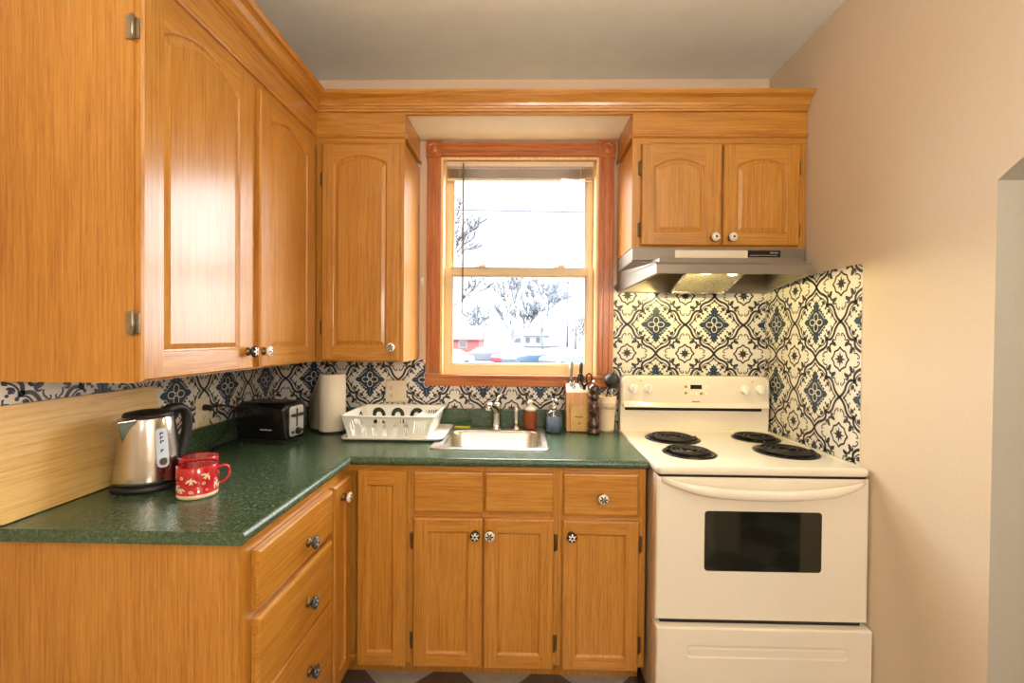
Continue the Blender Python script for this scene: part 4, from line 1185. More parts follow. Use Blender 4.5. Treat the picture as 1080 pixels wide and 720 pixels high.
def knife(name, x, y, ztop, label, mat, w=0.0135, back_=0.012):
    z0 = 1.152 if y > 2.29 else 1.134
    k = thing(name, (x, y, z0), label, 'knife')
    L = [(x, y, z0 - 0.008), (x, y + back_ * 0.2, z0 + 0.02), (x, y + back_ * 0.5, (z0 + ztop) / 2), (x + 0.001, y + back_ * 0.9, ztop - 0.012), (x + 0.002, y + back_, ztop)]
    build('handle', M().tube(L, [w * 0.85, w * 0.8, w * 0.95, w * 1.05, w * 0.6], 12, flat=(1.0, 0.75)), [mat], k)
    for t in (0.3, 0.6): build('rivet', M().lathe([(0.0025, 0), (0.0025, 0.0012), (0, 0.0014)], (x, y + back_ * t - w * 0.78, z0 + (ztop - z0) * t), 8, 0, True, 'Y'), ['steel'], k)
    build('bolster', M().tube([(x, y, z0 - 0.009), (x, y, z0 + 0.006)], w * 0.92, 10, flat=(1, 0.8)), ['steel'], k)
    return k
knife('knife', 0.256, 2.302, 1.262, 'grey-handled knife at the left of the knife block', 'knife_handle')
knife('knife', 0.305, 2.302, 1.256, 'dark grey knife handle between the scissors and the left knife', 'black_matte')
knife('steak_knife', 0.268, 2.282, 1.165, 'short steel-ended knife low at the front of the block', 'steel', 0.007, 0.004)
sc_ = thing('kitchen_scissors', (0.318, 2.280, 1.13), 'scissors with black and burgundy loops stuck in the knife block', 'scissors')
def loop3(cx, cz, rx, rz, y, tilt=0.0):
    return [(cx + rx * cos(t) * cos(tilt) - rz * sin(t) * sin(tilt), y, cz + rx * cos(t) * sin(tilt) + rz * sin(t) * cos(tilt)) for t in [2 * pi * k / 18 for k in range(18)]]
build('left_loop', M().tube(loop3(0.298, 1.178, 0.014, 0.024, 2.268), 0.0042, 8, closed=True), ['black_matte'], sc_)
build('right_loop', M().tube(loop3(0.340, 1.180, 0.014, 0.024, 2.268), 0.0042, 8, closed=True), ['burgundy'], sc_)
build('shank', M().tube([(0.302, 2.268, 1.156), (0.316, 2.274, 1.142), (0.319, 2.280, 1.122)], [0.005, 0.006, 0.006], 8).tube([(0.336, 2.268, 1.158), (0.322, 2.274, 1.142), (0.319, 2.280, 1.122)], [0.005, 0.006, 0.006], 8), ['black_matte'], sc_)

pm = thing('pepper_mill', (0.356, 2.205, CT), 'turned dark wood pepper mill in front of the knife block', 'pepper mill')
prof = [(0.0, 0.0005), (0.030, 0.0005), (0.031, 0.012), (0.028, 0.022), (0.024, 0.028), (0.029, 0.038), (0.030, 0.052), (0.026, 0.064), (0.019, 0.074), (0.017, 0.084), (0.020, 0.092), (0.026, 0.108), (0.0275, 0.130), (0.024, 0.150), (0.019, 0.162), (0.018, 0.168)]
build('mill_body', M().lathe([(r, z + CT) for r, z in prof], (0.356, 2.205, 0), 28), ['mill_wood'], pm)
prof = [(0.018, 0.168), (0.025, 0.171), (0.027, 0.182), (0.022, 0.192), (0.020, 0.198), (0.026, 0.206), (0.027, 0.220), (0.021, 0.234), (0.010, 0.242), (0.0, 0.243)]
build('mill_head', M().lathe([(r, z + CT) for r, z in prof], (0.356, 2.205, 0), 28), ['mill_wood'], pm)
build('finial', M().lathe([(0.005, 0.243), (0.006, 0.246), (0.009, 0.252), (0.009, 0.257), (0.005, 0.262), (0, 0.263)], (0.356, 2.205, CT), 16), ['chrome'], pm)

cr = thing('utensil_crock', (0.436, 2.285, CT), 'cream tapered crock lettered UTENSILS beside the range', 'crock')
cx, cy = 0.434, 2.285
prof = [(0.0, 0.0005), (0.034, 0.0005), (0.036, 0.006), (0.0375, 0.010), (0.0365, 0.013), (0.0445, 0.140), (0.047, 0.143), (0.047, 0.150), (0.0455, 0.153), (0.049, 0.172), (0.0505, 0.176), (0.0475, 0.178), (0.045, 0.170), (0.034, 0.012), (0.0, 0.010)]
build('crock', M().lathe([(r, z + CT) for r, z in prof], (cx, cy, 0), 36), ['cream_glaze'], cr)
vs, fs = text_polys('UTENSILS', 0.0190)
m = M()
rr_ = 0.0446
m.add([(cx + rr_ * sin(x / rr_ * 0.98 + 0.02), cy - rr_ * cos(x / rr_ * 0.98 + 0.02), CT + 0.120 + y) for x, y in vs], fs)
build('lettering', m, ['ink'], cr, fix=False)
ld = thing('ladle', (0.434, 2.272, CT + 0.02), 'black plastic ladle standing in the cream crock', 'ladle')
c = Vector((0.452, 2.246, 1.172))
vs = []; fs = []
n1, n2 = 8, 18
ax = Vector((-0.30, -0.80, 0.42)).normalized()
e1 = ax.cross(Vector((0, 0, 1))).normalized(); e2 = ax.cross(e1)
rad = 0.039
m = M()
for sgn, r in ((1, rad), (1, rad - 0.0025)):
    ring = []
    for i in range(n1 + 1):
        th = (pi / 2 + 0.15) * i / n1
        ring.append([c + ax * (r * cos(th) * 0.8) + (e1 * cos(a) + e2 * sin(a)) * (r * sin(th)) for a in [2 * pi * k / n2 for k in range(n2)]])
    m.loops(ring, 0, False, False, True)
build('bowl', m, ['black_matte'], ld, fix=True)
m = M().tube([(0.428, 2.272, CT + 0.02), (0.428, 2.270, CT + 0.17), (0.434, 2.262, 1.125), (0.446, 2.254, 1.150)], [0.006, 0.006, 0.0065, 0.008], 8, flat=(1.2, 0.7))
build('handle', m, ['black_matte'], ld)
so2 = thing('slotted_spoon', (0.45, 2.295, CT + 0.02), 'grey steel spoon behind the ladle in the cream crock', 'spoon')
build('handle', M().tube([(0.446, 2.296, CT + 0.02), (0.458, 2.298, CT + 0.17), (0.466, 2.298, 1.130)], [0.004, 0.004, 0.0045], 8), ['steel'], so2)
build('bowl', M().lathe([(0.0, -0.004), (0.016, -0.002), (0.024, 0.003), (0.022, 0.004), (0.014, -0.0005), (0, -0.002)], (0, 0, 0), 18, sy=1.45).xform(lambda x, y, z: (0.472 + x * 0.95 + z * 0.3, 2.298 + z, 1.160 + y)), ['steel'], so2)

# ------------------------------------------------------------------ DISH RACK AND TRAY
tr_ = thing('drain_tray', (-0.56, 2.15, CT), 'white plastic drain tray under the dish rack sloping to the sink', 'tray')
zt0 = CT + 0.0068
m = M()
tl = lambda x0, x1, y0, y1, r, z: rr(x0, x1, y0, y1, r, z, 5)
m.loops([tl(-0.800, -0.352, 1.990, 2.320, 0.025, zt0), tl(-0.806, -0.342, 1.984, 2.326, 0.028, zt0 + 0.010), tl(-0.803, -0.344, 1.987, 2.323, 0.026, zt0 + 0.011), tl(-0.796, -0.350, 1.994, 2.316, 0.024, zt0 + 0.003), ], 0, True, True, True)
build('tray', m, ['white_plastic'], tr_)
for x in (-0.75, -0.6, -0.45):
    for y in (2.03, 2.28): build('foot', M().lathe([(0.010, CT + 0.0004), (0.010, zt0 + 0.001)], (x, y, 0), 10), ['white_plastic'], tr_)

dk = thing('dish_rack', (-0.6, 2.145, zt0 + 0.004), 'white plastic dish rack with arch-shaped slots left of the sink', 'dish rack')
zb0, zb1 = zt0 + 0.006, 1.026
B0, B1, Y0_, Y1_ = -0.772, -0.418, 2.008, 2.292        # bottom rectangle
T0, T1, Z0_, Z1_ = -0.794, -0.394, 1.990, 2.310        # top rectangle
def wall_map(p00, p10, p01, p11, nrm):
    p00, p10, p01, p11, nrm = map(Vector, (p00, p10, p01, p11, nrm))
    def f(u, v, n):
        a = p00.lerp(p10, u); b = p01.lerp(p11, u)
        q = a.lerp(b, v) + nrm * n
        return tuple(q)
    return f
def arch_slot(cx, w, v0, v1, band, asp):
    """an upside-down U as a closed outline in wall coordinates"""
    r = w / 2
    P = [(cx - r, v0), (cx - r, v1 - r * asp)]
    P += [(cx + r * cos(t), v1 - r * asp + r * asp * sin(t)) for t in [pi - pi * k / 10 for k in range(1, 10)]]
    P += [(cx + r, v1 - r * asp), (cx + r, v0), (cx + r - band, v0), (cx + r - band, v1 - r * asp)]
    ri = r - band
    P += [(cx + ri * cos(t), v1 - r * asp + ri * asp * sin(t)) for t in [pi * k / 10 for k in range(1, 10)]]
    P += [(cx - ri, v1 - r * asp), (cx - ri, v0)]
    return P
sq = [(0, 0), (1, 0), (1, 1), (0, 1)]
asp = 0.36 / 0.085
hl = [arch_slot(c_, 0.178, 0.10, 0.90, 0.052, asp) for c_ in (0.150, 0.405, 0.660)]
bars = [[(a, 0.25), (a + 0.014, 0.25), (a + 0.014, 0.80), (a, 0.80)] for a in (0.815, 0.845, 0.875, 0.905, 0.935)]
basket = M()
ft = 0.0025
basket.prism(sq, wall_map((B0, Y0_, zb0), (B1, Y0_, zb0), (T0, Z0_, zb1), (T1, Z0_, zb1), (0, -1, 0)), 0, ft, 0, hl + bars)
basket.prism(sq, wall_map((B0, Y1_, zb0), (B1, Y1_, zb0), (T0, Z1_, zb1), (T1, Z1_, zb1), (0, 1, 0)), 0, ft, 0, hl + bars)
basket.prism(sq, wall_map((B0, Y0_, zb0), (B0, Y1_, zb0), (T0, Z0_, zb1), (T0, Z1_, zb1), (-1, 0, 0)), 0, ft, 0, [arch_slot(c_, 0.14, 0.2, 0.85, 0.04, asp * 0.8) for c_ in (0.3, 0.7)])
basket.prism(sq, wall_map((B1, Y0_, zb0), (B1, Y1_, zb0), (T1, Z0_, zb1), (T1, Z1_, zb1), (1, 0, 0)), 0, ft, 0, [[(a, 0.25), (a + 0.03, 0.25), (a + 0.03, 0.8), (a, 0.8)] for a in (0.2, 0.3, 0.4, 0.5, 0.6, 0.7)])
basket.prism([(B0, Y0_), (B1, Y0_), (B1, Y1_), (B0, Y1_)], lambda u, v, n: (u, v, zb0 + n), 0, 0.0025, 0,
             [[(x, y), (x + 0.05, y), (x + 0.05, y + 0.012), (x, y + 0.012)] for x in (-0.74, -0.67, -0.60, -0.53) for y in (2.04, 2.08, 2.12, 2.16, 2.20, 2.24)])
build('basket', basket, ['white_plastic'], dk)
# rolled rim
m = M()
rim = rr(T0 - 0.006, T1 + 0.006, Z0_ - 0.006, Z1_ + 0.006, 0.022, zb1, 5)
m.tube(rim, 0.0055, 8, closed=True, flat=(1.3, 0.9))
build('rim', m, ['white_plastic'], dk)
# plate ribs on the floor
for k in range(7):
    x = -0.75 + k * 0.038
    m = M().tube([(x, 2.03, zb0 + 0.002), (x, 2.03, zb0 + 0.035), (x, 2.036, zb0 + 0.040), (x, 2.044, zb0 + 0.035), (x, 2.044, zb0 + 0.002)], 0.003, 6)
    build('plate_rib', m, ['white_plastic'], dk)
    m = M().tube([(x, 2.25, zb0 + 0.002), (x, 2.25, zb0 + 0.035), (x, 2.256, zb0 + 0.040), (x, 2.264, zb0 + 0.035), (x, 2.264, zb0 + 0.002)], 0.003, 6)
    build('plate_rib', m, ['white_plastic'], dk)
# cutlery well at the right end
m = M()
for a in ((-0.485, -0.4825, 2.012, 2.288),): m.box(*a, zb0 + 0.003, zb1 - 0.012)
for y in (2.10, 2.20): m.box(-0.4825, -0.424, y, y + 0.002, zb0 + 0.003, zb1 - 0.02)
build('cutlery_well', m, ['white_plastic'], dk)

# ------------------------------------------------------------------ PAPER TOWEL
pt = thing('paper_towel_roll', (-0.918, 2.183, CT), 'white paper towel roll standing on a dark holder in the counter corner', 'paper towel')
m = M().lathe([(0.0, CT + 0.0005), (0.070, CT + 0.0005), (0.072, CT + 0.004), (0.066, CT + 0.008), (0.0, CT + 0.009)], (-0.918, 2.183, 0), 32)
m.tube([(-0.918, 2.183, CT + 0.008), (-0.918, 2.183, CT + 0.292)], 0.006, 10)
build('holder', m, ['black_matte'], pt)
m = M().lathe([(0.020, CT + 0.010), (0.060, CT + 0.010), (0.0615, CT + 0.013), (0.0615, CT + 0.280), (0.060, CT + 0.283), (0.020, CT + 0.283), (0.020, CT + 0.010)], (-0.918, 2.183, 0), 40)
build('roll', m, ['paper'], pt)
# loose end hanging away to the left, its free edge cut on the slant
n = 12
vs = []
for k in range(n + 1):
    t = k / n
    # leaves the roll tangentially from its front-left side and curls to the back left
    x = -0.918 - 0.0622 * cos(0.5 - 0.5 * t) - 0.075 * t; y = 2.183 + 0.0622 * sin(-0.2 + 0.4 * t) + 0.035 * t * t
    ztop = CT + 0.280 - 0.170 * max(0, t - 0.08) ** 0.9; 
    vs += [(x, y, CT + 0.012), (x - 0.003 * t, y, ztop)]
m = M().add(vs, [(2 * k, 2 * k + 2, 2 * k + 3, 2 * k + 1) for k in range(n)], 0, True)
o = build('loose_sheet', m, ['paper'], pt); s_ = o.modifiers.new('thick', 'SOLIDIFY'); s_.thickness = 0.0008

# ------------------------------------------------------------------ TOASTER
TS = thing('toaster', (-1.105, 1.985, CT), 'black two-slot toaster with a chrome end panel near the left wall', 'toaster')
# built along x around its own centre, then turned
ox, oy = -1.105, 1.985
L2, W2, Ht = 0.118, 0.080, 0.178
def tsec(x, i=0.0):
    P = []
    for (cy_, cz_, a) in ((W2 - 0.030 - i, 0.012 + 0.016 + i, -pi / 2), (W2 - 0.030 - i, Ht - 0.030 - i, 0), (-(W2 - 0.030 - i), Ht - 0.030 - i, pi / 2), (-(W2 - 0.030 - i), 0.012 + 0.016 + i, pi)):
        r = 0.030 if cz_ > 0.05 else 0.016
        for k in range(6):
            t = a + pi / 2 * k / 5; P.append((ox + x, oy + cy_ + r * cos(t), CT + cz_ + r * sin(t)))
    return P
m = M().loops([tsec(-L2, 0.012), tsec(-L2 + 0.006, 0.004), tsec(-L2 + 0.018, 0), tsec(L2 - 0.018, 0), tsec(L2 - 0.006, 0.004), tsec(L2, 0.010)], 0, True, True, True)
build('shell', m, ['black_gloss'], TS)
m = M()
for dx in (-0.085, 0.085):
    for dy in (-0.055, 0.055): m.lathe([(0.010, CT + 0.0005), (0.011, CT + 0.016)], (ox + dx, oy + dy, 0), 10)
m.box(ox - L2 + 0.01, ox + L2 - 0.01, oy - W2 + 0.012, oy + W2 - 0.012, CT + 0.008, CT + 0.02)
build('base', m, ['black_matte'], TS)
m = M()
for dy in (-0.028, 0.028):
    m.box(ox - 0.085, ox + 0.080, oy + dy - 0.016, oy + dy + 0.016, CT + Ht - 0.0015, CT + Ht + 0.0008, 0)
    m.box(ox - 0.080, ox + 0.075, oy + dy - 0.012, oy + dy + 0.012, CT + Ht + 0.0008, CT + Ht + 0.0012, 1)
build('slots', m, ['chrome', 'dark_gap'], TS)
fe = lambda u, v, n: (ox + L2 + n, oy + u, CT + v)
m = M().prism(rrect(-0.046, 0.046, 0.030, 0.160, 0.014), fe, -0.003, 0.004)
ep = build('end_panel', m, ['toaster_chrome'], TS, bevel=0.0015)
build('lever_slot', M().prism(rrect(-0.005, 0.005, 0.068, 0.150, 0.004), fe, 0.004, 0.0045), ['dark_gap'], ep)
build('lever', M().prism(rrect(-0.040, 0.040, 0.116, 0.127, 0.005), fe, 0.005, 0.020), ['black_matte'], ep, bevel=0.002)
build('dial', M().lathe([(0.015, 0.0), (0.014, 0.010), (0.011, 0.013), (0, 0.013)], (ox + L2 + 0.004, oy + 0.004, CT + 0.050), 20, 0, True, 'X'), ['black_matte'], ep)
for dy in (-0.03, 0.034): build('button', M().lathe([(0.006, 0.0), (0.006, 0.004), (0, 0.005)], (ox + L2 + 0.004, oy + dy, CT + 0.048), 12, 0, True, 'X'), ['black_matte'], ep)
fs_ = lambda u, v, n: (ox + u, oy - W2 - n, CT + v)
m = M()
for k in range(9): m.prism([(0.005 + k * 0.0062, 0.062), (0.0095 + k * 0.0062, 0.062), (0.0095 + k * 0.0062, 0.067 + 0.0015 * (k in (0, 4))), (0.005 + k * 0.0062, 0.067)], fs_, 0.0002, 0.0006)
build('maker_mark', m, ['ink_pale'], TS)
TS.rotation_euler = (0, 0, radians(-9))

cq = radians(9)
unturn = lambda x, y, z: (TS.location.x + (x - TS.location.x) * cos(cq) - (y - TS.location.y) * sin(cq), TS.location.y + (x - TS.location.x) * sin(cq) + (y - TS.location.y) * cos(cq), z)
m = M()
# plug body on the upper socket
m.tube([(LW + 0.0112, 1.812, 1.086), (LW + 0.030, 1.812, 1.086), (LW + 0.040, 1.815, 1.086)], [0.013, 0.012, 0.008], 12)
build('plug', m.xform(unturn), ['rubber'], TS)
def cr_(P, n=8):
    out = []
    P = [Vector(q) for q in P]
    for i in range(len(P) - 1):
        p0, p1, p2, p3 = P[max(i - 1, 0)], P[i], P[i + 1], P[min(i + 2, len(P) - 1)]
        for k in range(n):
            t = k / n
            out.append(0.5 * ((2 * p1) + (-p0 + p2) * t + (2 * p0 - 5 * p1 + 4 * p2 - p3) * t * t + (-p0 + 3 * p1 - 3 * p2 + p3) * t ** 3))
    out.append(P[-1]); return out
pth = cr_([(LW + 0.040, 1.815, 1.086), (-1.245, 1.85, 1.090), (-1.225, 1.90, 1.075), (-1.212, 1.885, 1.055), (-1.205, 1.845, 1.000), (-1.215, 1.79, 0.960), (-1.235, 1.75, CT + 0.0085), (-1.245, 1.82, CT + 0.0085), (-1.243, 1.93, CT + 0.0085), (-1.235, 1.985, CT + 0.012), (-1.215, 2.0, CT + 0.025)])
build('cord', M().tube(pth, 0.0042, 8).xform(unturn), ['rubber'], TS)

# ------------------------------------------------------------------ KETTLE
kt = thing('electric_kettle', (-1.150, 1.370, CT), 'brushed steel electric kettle with black handle in front of the cutting board', 'kettle')
kx, ky = -1.150, 1.370
build('power_base', M().lathe([(0.0, CT + 0.0005), (0.086, CT + 0.0005), (0.090, CT + 0.004), (0.089, CT + 0.016), (0.082, CT + 0.020), (0.0, CT + 0.020)], (kx, ky, 0), 40), ['black_matte'], kt)
prof = [(0.080, 0.021), (0.0855, 0.024), (0.0855, 0.034), (0.083, 0.070), (0.078, 0.120), (0.072, 0.170), (0.066, 0.214), (0.064, 0.219), (0.058, 0.220)]
build('jug', M().lathe([(r, z + CT) for r, z in prof], (kx, ky, 0), 48), ['kettle_steel'], kt)
build('lid', M().lathe([(0.063, CT + 0.216), (0.063, CT + 0.224), (0.058, CT + 0.230), (0.030, CT + 0.236), (0.0, CT + 0.237)], (kx, ky, 0), 40), ['black_matte'], kt)
ha = radians(76)
hu = Vector((cos(ha), sin(ha), 0)); hs = Vector((-sin(ha), cos(ha), 0))
K = lambda r, z, s=0: tuple(Vector((kx, ky, CT + z)) + hu * r + hs * s)
# spout: a V-shaped lip on the far side from the handle
spd = -hu
def S(r, z, s): 
    q = Vector((kx, ky, CT + z)) - hu * r + hs * s
    return tuple(q)
m = M()
A = [S(0.064, 0.150, 0.012), S(0.060, 0.217, 0.034), S(0.094, 0.213, 0.010), S(0.094, 0.213, -0.010), S(0.060, 0.217, -0.034), S(0.064, 0.150, -0.012)]
m.add(A + [S(0.075, 0.150, 0.0), S(0.060, 0.217, 0.0)], [(0, 6, 2, 1), (6, 3, 2), (6, 5, 4, 3), (1, 2, 3, 4, 7)], 0)
build('spout', m, ['kettle_steel'], kt, bevel=0.002)
# handle
hp = cr_([K(0.052, 0.226), K(0.085, 0.232), K(0.112, 0.222), K(0.125, 0.190), K(0.122, 0.140), K(0.108, 0.090), K(0.090, 0.062), K(0.080, 0.052)], 6)
build('handle', M().tube(hp, [0.016] * len(hp), 12, flat=(1.1, 0.9)), ['black_matte'], kt)
# water gauge set on the curve facing the room
ga = radians(-25)
m = M(); N = 18
rad_at = lambda z: [prof[i][0] + (prof[i + 1][0] - prof[i][0]) * (z - prof[i][1]) / (prof[i + 1][1] - prof[i][1]) for i in range(1, len(prof) - 1) if prof[i][1] <= z <= prof[i + 1][1]][0]
def gq(du, z, off):
    r = rad_at(z) + off; a = ga + du / r
    return (kx + r * cos(a), ky + r * sin(a), CT + z)
def gpoly(w, z0, z1, off, r=0.012):
    out = []
    for cu_, cz_, a in ((w - r, z0 + r, -pi / 2), (w - r, z1 - r, 0), (-(w - r), z1 - r, pi / 2), (-(w - r), z0 + r, pi)):
        for k in range(7):
            t = a + pi / 2 * k / 6; out.append((cu_ + r * cos(t), cz_ + r * sin(t)))
    return out
ring1 = gpoly(0.016, 0.070, 0.186, 0); ring2 = gpoly(0.013, 0.073, 0.183, 0, 0.010)
m.loops([[gq(u, z, 0.0002) for u, z in ring1], [gq(u, z, 0.003) for u, z in ring1], [gq(u, z, 0.003) for u, z in ring2]], 0, False, True, False)
gg = build('water_gauge', m, ['gauge'], kt)
m = M()
for k, z in enumerate((0.170, 0.158, 0.146, 0.120)):
    m.add([gq(-0.006, z, 0.0036), gq(0.004 - 0.002 * (k % 2), z, 0.0036), gq(0.004 - 0.002 * (k % 2), z + 0.004, 0.0036), gq(-0.006, z + 0.004, 0.0036)], [(0, 1, 2, 3)])
    m.add([gq(-0.006, z - 0.005, 0.0036), gq(-0.003, z - 0.005, 0.0036), gq(-0.003, z, 0.0036), gq(-0.006, z, 0.0036)], [(0, 1, 2, 3)])
build('gauge_marks', m, ['ink'], gg)
m = M().add([gq(u, z, 0.0036) for u, z in gpoly(0.0105, 0.077, 0.098, 0, 0.009)], [tuple(range(28))])
build('gauge_float', m, ['steel_dark'], gg)

# ------------------------------------------------------------------ MUGS
def mug(name, cx, cy, hang, label, pattern):
    t_ = thing(name, (cx, cy, CT), label, 'mug', 'red mugs on the left counter')
    rb, rt, h = 0.051, 0.052, 0.092
    sx, sy = 1.0, 0.86
    m = M().lathe([(0.0, CT + 0.0006), (rb - 0.004, CT + 0.0006), (rb, CT + 0.004), (rb + 0.001, CT + 0.0135)], (cx, cy, 0), 40, 1)
    m.lathe([(rb + 0.001, CT + 0.0135), (rb + 0.0015, CT + 0.05), (rt, CT + h - 0.002), (rt - 0.0015, CT + h), (rt - 0.003, CT + h - 0.002)], (cx, cy, 0), 40, 0)
    m.lathe([(rt - 0.003, CT + h - 0.002), (rb - 0.003, CT + 0.010), (0.0, CT + 0.006)], (cx, cy, 0), 40, 2)
    b = build('cup', m, ['red_glaze', 'cream_glaze', 'red_inside'], t_)
    d = Vector((cos(hang), sin(hang), 0))
    q = lambda r, z: tuple(Vector((cx, cy, CT + z)) + d * r)
    build('handle', M().tube(cr_([q(rb - 0.002, 0.074), q(rb + 0.016, 0.079), q(rb + 0.027, 0.066), q(rb + 0.027, 0.048), q(rb + 0.016, 0.032), q(rb - 0.002, 0.028)], 6), 0.0055, 10, flat=(1.2, 0.8)), ['red_glaze'], t_)
    if pattern:
        m = M()
        rs = rb + 0.0022
        def pq(a, s, z): 
            an = a + s / rs; return (cx + rs * cos(an), cy + rs * sin(an), CT + z)
        def poly(a, P): m.add([pq(a, s, z) for s, z in P], [tuple(range(len(P)))])
        def bird(a, z, k=1.0, tilt=0.0):
            c_, s_ = cos(tilt), sin(tilt)
            T = lambda P: [(k * (x * c_ - y * s_), z + k * (x * s_ + y * c_)) for x, y in P]
            poly(a, T([(-0.003, -0.004), (0.003, -0.004), (0.003, 0.004), (0, 0.010), (-0.003, 0.004)]))
            poly(a, T([(0.002, 0.004), (0.002, -0.001), (0.013, -0.007), (0.015, -0.005), (0.009, 0.003)]))
            poly(a, T([(-0.002, 0.004), (-0.009, 0.003), (-0.015, -0.005), (-0.013, -0.007), (-0.002, -0.001)]))
            poly(a, T([(-0.003, -0.004), (-0.005, -0.011), (0, -0.009), (0.005, -0.011), (0.003, -0.004)]))
        def ringm(a, z, r=0.0045):
            for k in range(12):
                t0, t1 = 2 * pi * k / 12, 2 * pi * (k + 1) / 12
                poly(a, [(r * cos(t0), z + r * sin(t0)), (r * cos(t1), z + r * sin(t1)), (r * 0.5 * cos(t1), z + r * 0.5 * sin(t1)), (r * 0.5 * cos(t0), z + r * 0.5 * sin(t0))])
        def starm(a, z, r=0.005):
            for k in range(6):
                t0 = 2 * pi * k / 6
                poly(a, [(0.0012 * cos(t0 - 1.2), z + 0.0012 * sin(t0 - 1.2)), (r * cos(t0), z + r * sin(t0)), (0.0012 * cos(t0 + 1.2), z + 0.0012 * sin(t0 + 1.2))])
        for base in range(3):
            a = -0.95 + base * 2.1
            bird(a - 0.30, 0.056, 1.0); bird(a + 0.42, 0.066, 1.0, -0.7); bird(a - 0.85, 0.030, 0.9, 0.3); bird(a + 0.95, 0.036, 0.95, 0.9)
            ringm(a - 0.78, 0.064); ringm(a + 0.28, 0.046); ringm(a - 0.32, 0.024)
            starm(a + 0.02, 0.034); starm(a + 0.42, 0.026)
            starm(a - 1.1, 0.05, 0.004)
        build('bird_print', m, ['cream_glaze'], b, fix=False)
    return t_
mug('mug', -0.944, 1.300, 0.62, 'red mug with white bird print and cream foot in front of the kettle', True)
mug('mug', -1.006, 1.391, 2.0, 'plain red mug behind the bird-print mug and beside the kettle', False)

# ------------------------------------------------------------------ CUTTING BOARD
bd = thing('cutting_board', (-1.26, 1.31, CT), 'large pale wooden cutting board leaning on the left wall behind the kettle', 'cutting board')
m = M()
th_ = radians(4.2)
def bq(u, v, n): return (-1.2545 - v * sin(th_) + n * cos(th_), u, CT + 0.0025 + v * cos(th_) + n * sin(th_))
m.prism(rrect(1.062, 1.556, 0.0, 0.288, 0.006, 3), bq, 0, -0.018)
build('board', m, ['maple'], bd, bevel=0.002)

# ------------------------------------------------------------------ OUTSIDE
GZ = -1.05
MAT['asphalt'] = simple('pale_parking_lot', lin(60, 60, 66), 0.9, noise=0.35, nscale=0.6)
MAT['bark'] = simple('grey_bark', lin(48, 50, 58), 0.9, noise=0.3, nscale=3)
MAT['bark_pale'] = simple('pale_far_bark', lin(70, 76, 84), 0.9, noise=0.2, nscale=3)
MAT['pole'] = simple('utility_pole_wood', lin(58, 60, 66), 0.9, noise=0.2)
MAT['red_barn'] = simple('red_siding', lin(92, 44, 42), 0.8, noise=0.1, nscale=4)
MAT['white_paint'] = simple('white_paint', lin(80, 82, 88), 0.4, noise=0.03)
MAT['car_red'] = simple('car_paint_red', lin(88, 18, 30), 0.4, noise=0.03)
MAT['car_blue'] = simple('car_paint_blue', lin(44, 62, 82), 0.4, noise=0.03)
MAT['car_silver'] = simple('car_paint_silver', lin(60, 64, 72), 0.4, 0.0, noise=0.03)
MAT['car_glass'] = simple('car_glass', lin(22, 27, 33), 0.3, noise=0.05)
MAT['tyre'] = simple('tyre_rubber', lin(20, 20, 22), 0.8, noise=0.1)
MAT['roof_grey'] = simple('grey_roofing', lin(48, 52, 60), 0.8, noise=0.15, nscale=4)
m = M().box(-60, 60, 3.2, 130, GZ - 0.2, GZ)
struct('ground_outside', m, 'asphalt')

def tree(name, x, y, h, spread, label, mat, seed, depth=5, lean=0.0):
    rnd = random.Random(seed); rmin = 0.0009 * y
    m = M()
    def grow(p, d, L, r, k):
        n = 3
        pts = [p]; rs = [r]
        for i in range(n):
            d = (d + Vector((rnd.uniform(-.16, .16), rnd.uniform(-.16, .16), rnd.uniform(-.02, .10)))).normalized()
            p = p + d * (L / n); pts.append(p); rs.append(r * (1 - 0.35 * (i + 1) / n))
        m.tube(pts, [max(q_, rmin) for q_ in rs], 5 if r > 0.03 else 4)
        if k == 0: return
        for c in range(rnd.choice((2, 3, 3)) + (1 if k == depth else 0)):
            t = rnd.uniform(0.45, 1.0)
            i = min(n - 1, int(t * n)); q = pts[i].lerp(pts[i + 1], t * n - i)
            az = rnd.uniform(0, 2 * pi); sp_ = rnd.uniform(0.35, 0.85) * spread
            side = Vector((cos(az), sin(az), 0))
            nd = (d * cos(sp_) + side * sin(sp_)).normalized()
            grow(q, nd, L * rnd.uniform(0.6, 0.82), rs[-1] * rnd.uniform(0.55, 0.75), k - 1)
    trunk = h * 0.30
    grow(Vector((x, y, GZ - 0.05)), Vector((lean, 0, 1)).normalized(), trunk, h * 0.014, depth)
    o = build(name, m, [mat], fix=False)
    return tag(o, label, 'tree')
tree('bare_tree', -4.7, 27.0, 12.5, 1.0, 'large bare tree filling the left side of the window view', 'bark', 3, 6, 0.03)
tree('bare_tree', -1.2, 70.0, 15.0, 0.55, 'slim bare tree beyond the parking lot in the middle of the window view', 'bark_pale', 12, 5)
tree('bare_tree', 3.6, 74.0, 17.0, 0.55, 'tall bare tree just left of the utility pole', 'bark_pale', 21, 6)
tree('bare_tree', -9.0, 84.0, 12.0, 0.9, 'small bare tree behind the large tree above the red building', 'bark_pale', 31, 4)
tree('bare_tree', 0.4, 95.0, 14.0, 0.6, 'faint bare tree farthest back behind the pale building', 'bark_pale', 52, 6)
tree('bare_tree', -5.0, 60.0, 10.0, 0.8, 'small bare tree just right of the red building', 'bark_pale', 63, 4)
tree('bare_tree', 9.5, 75.0, 10.0, 0.9, 'low bare tree at the right edge of the window view', 'bark_pale', 41, 5)

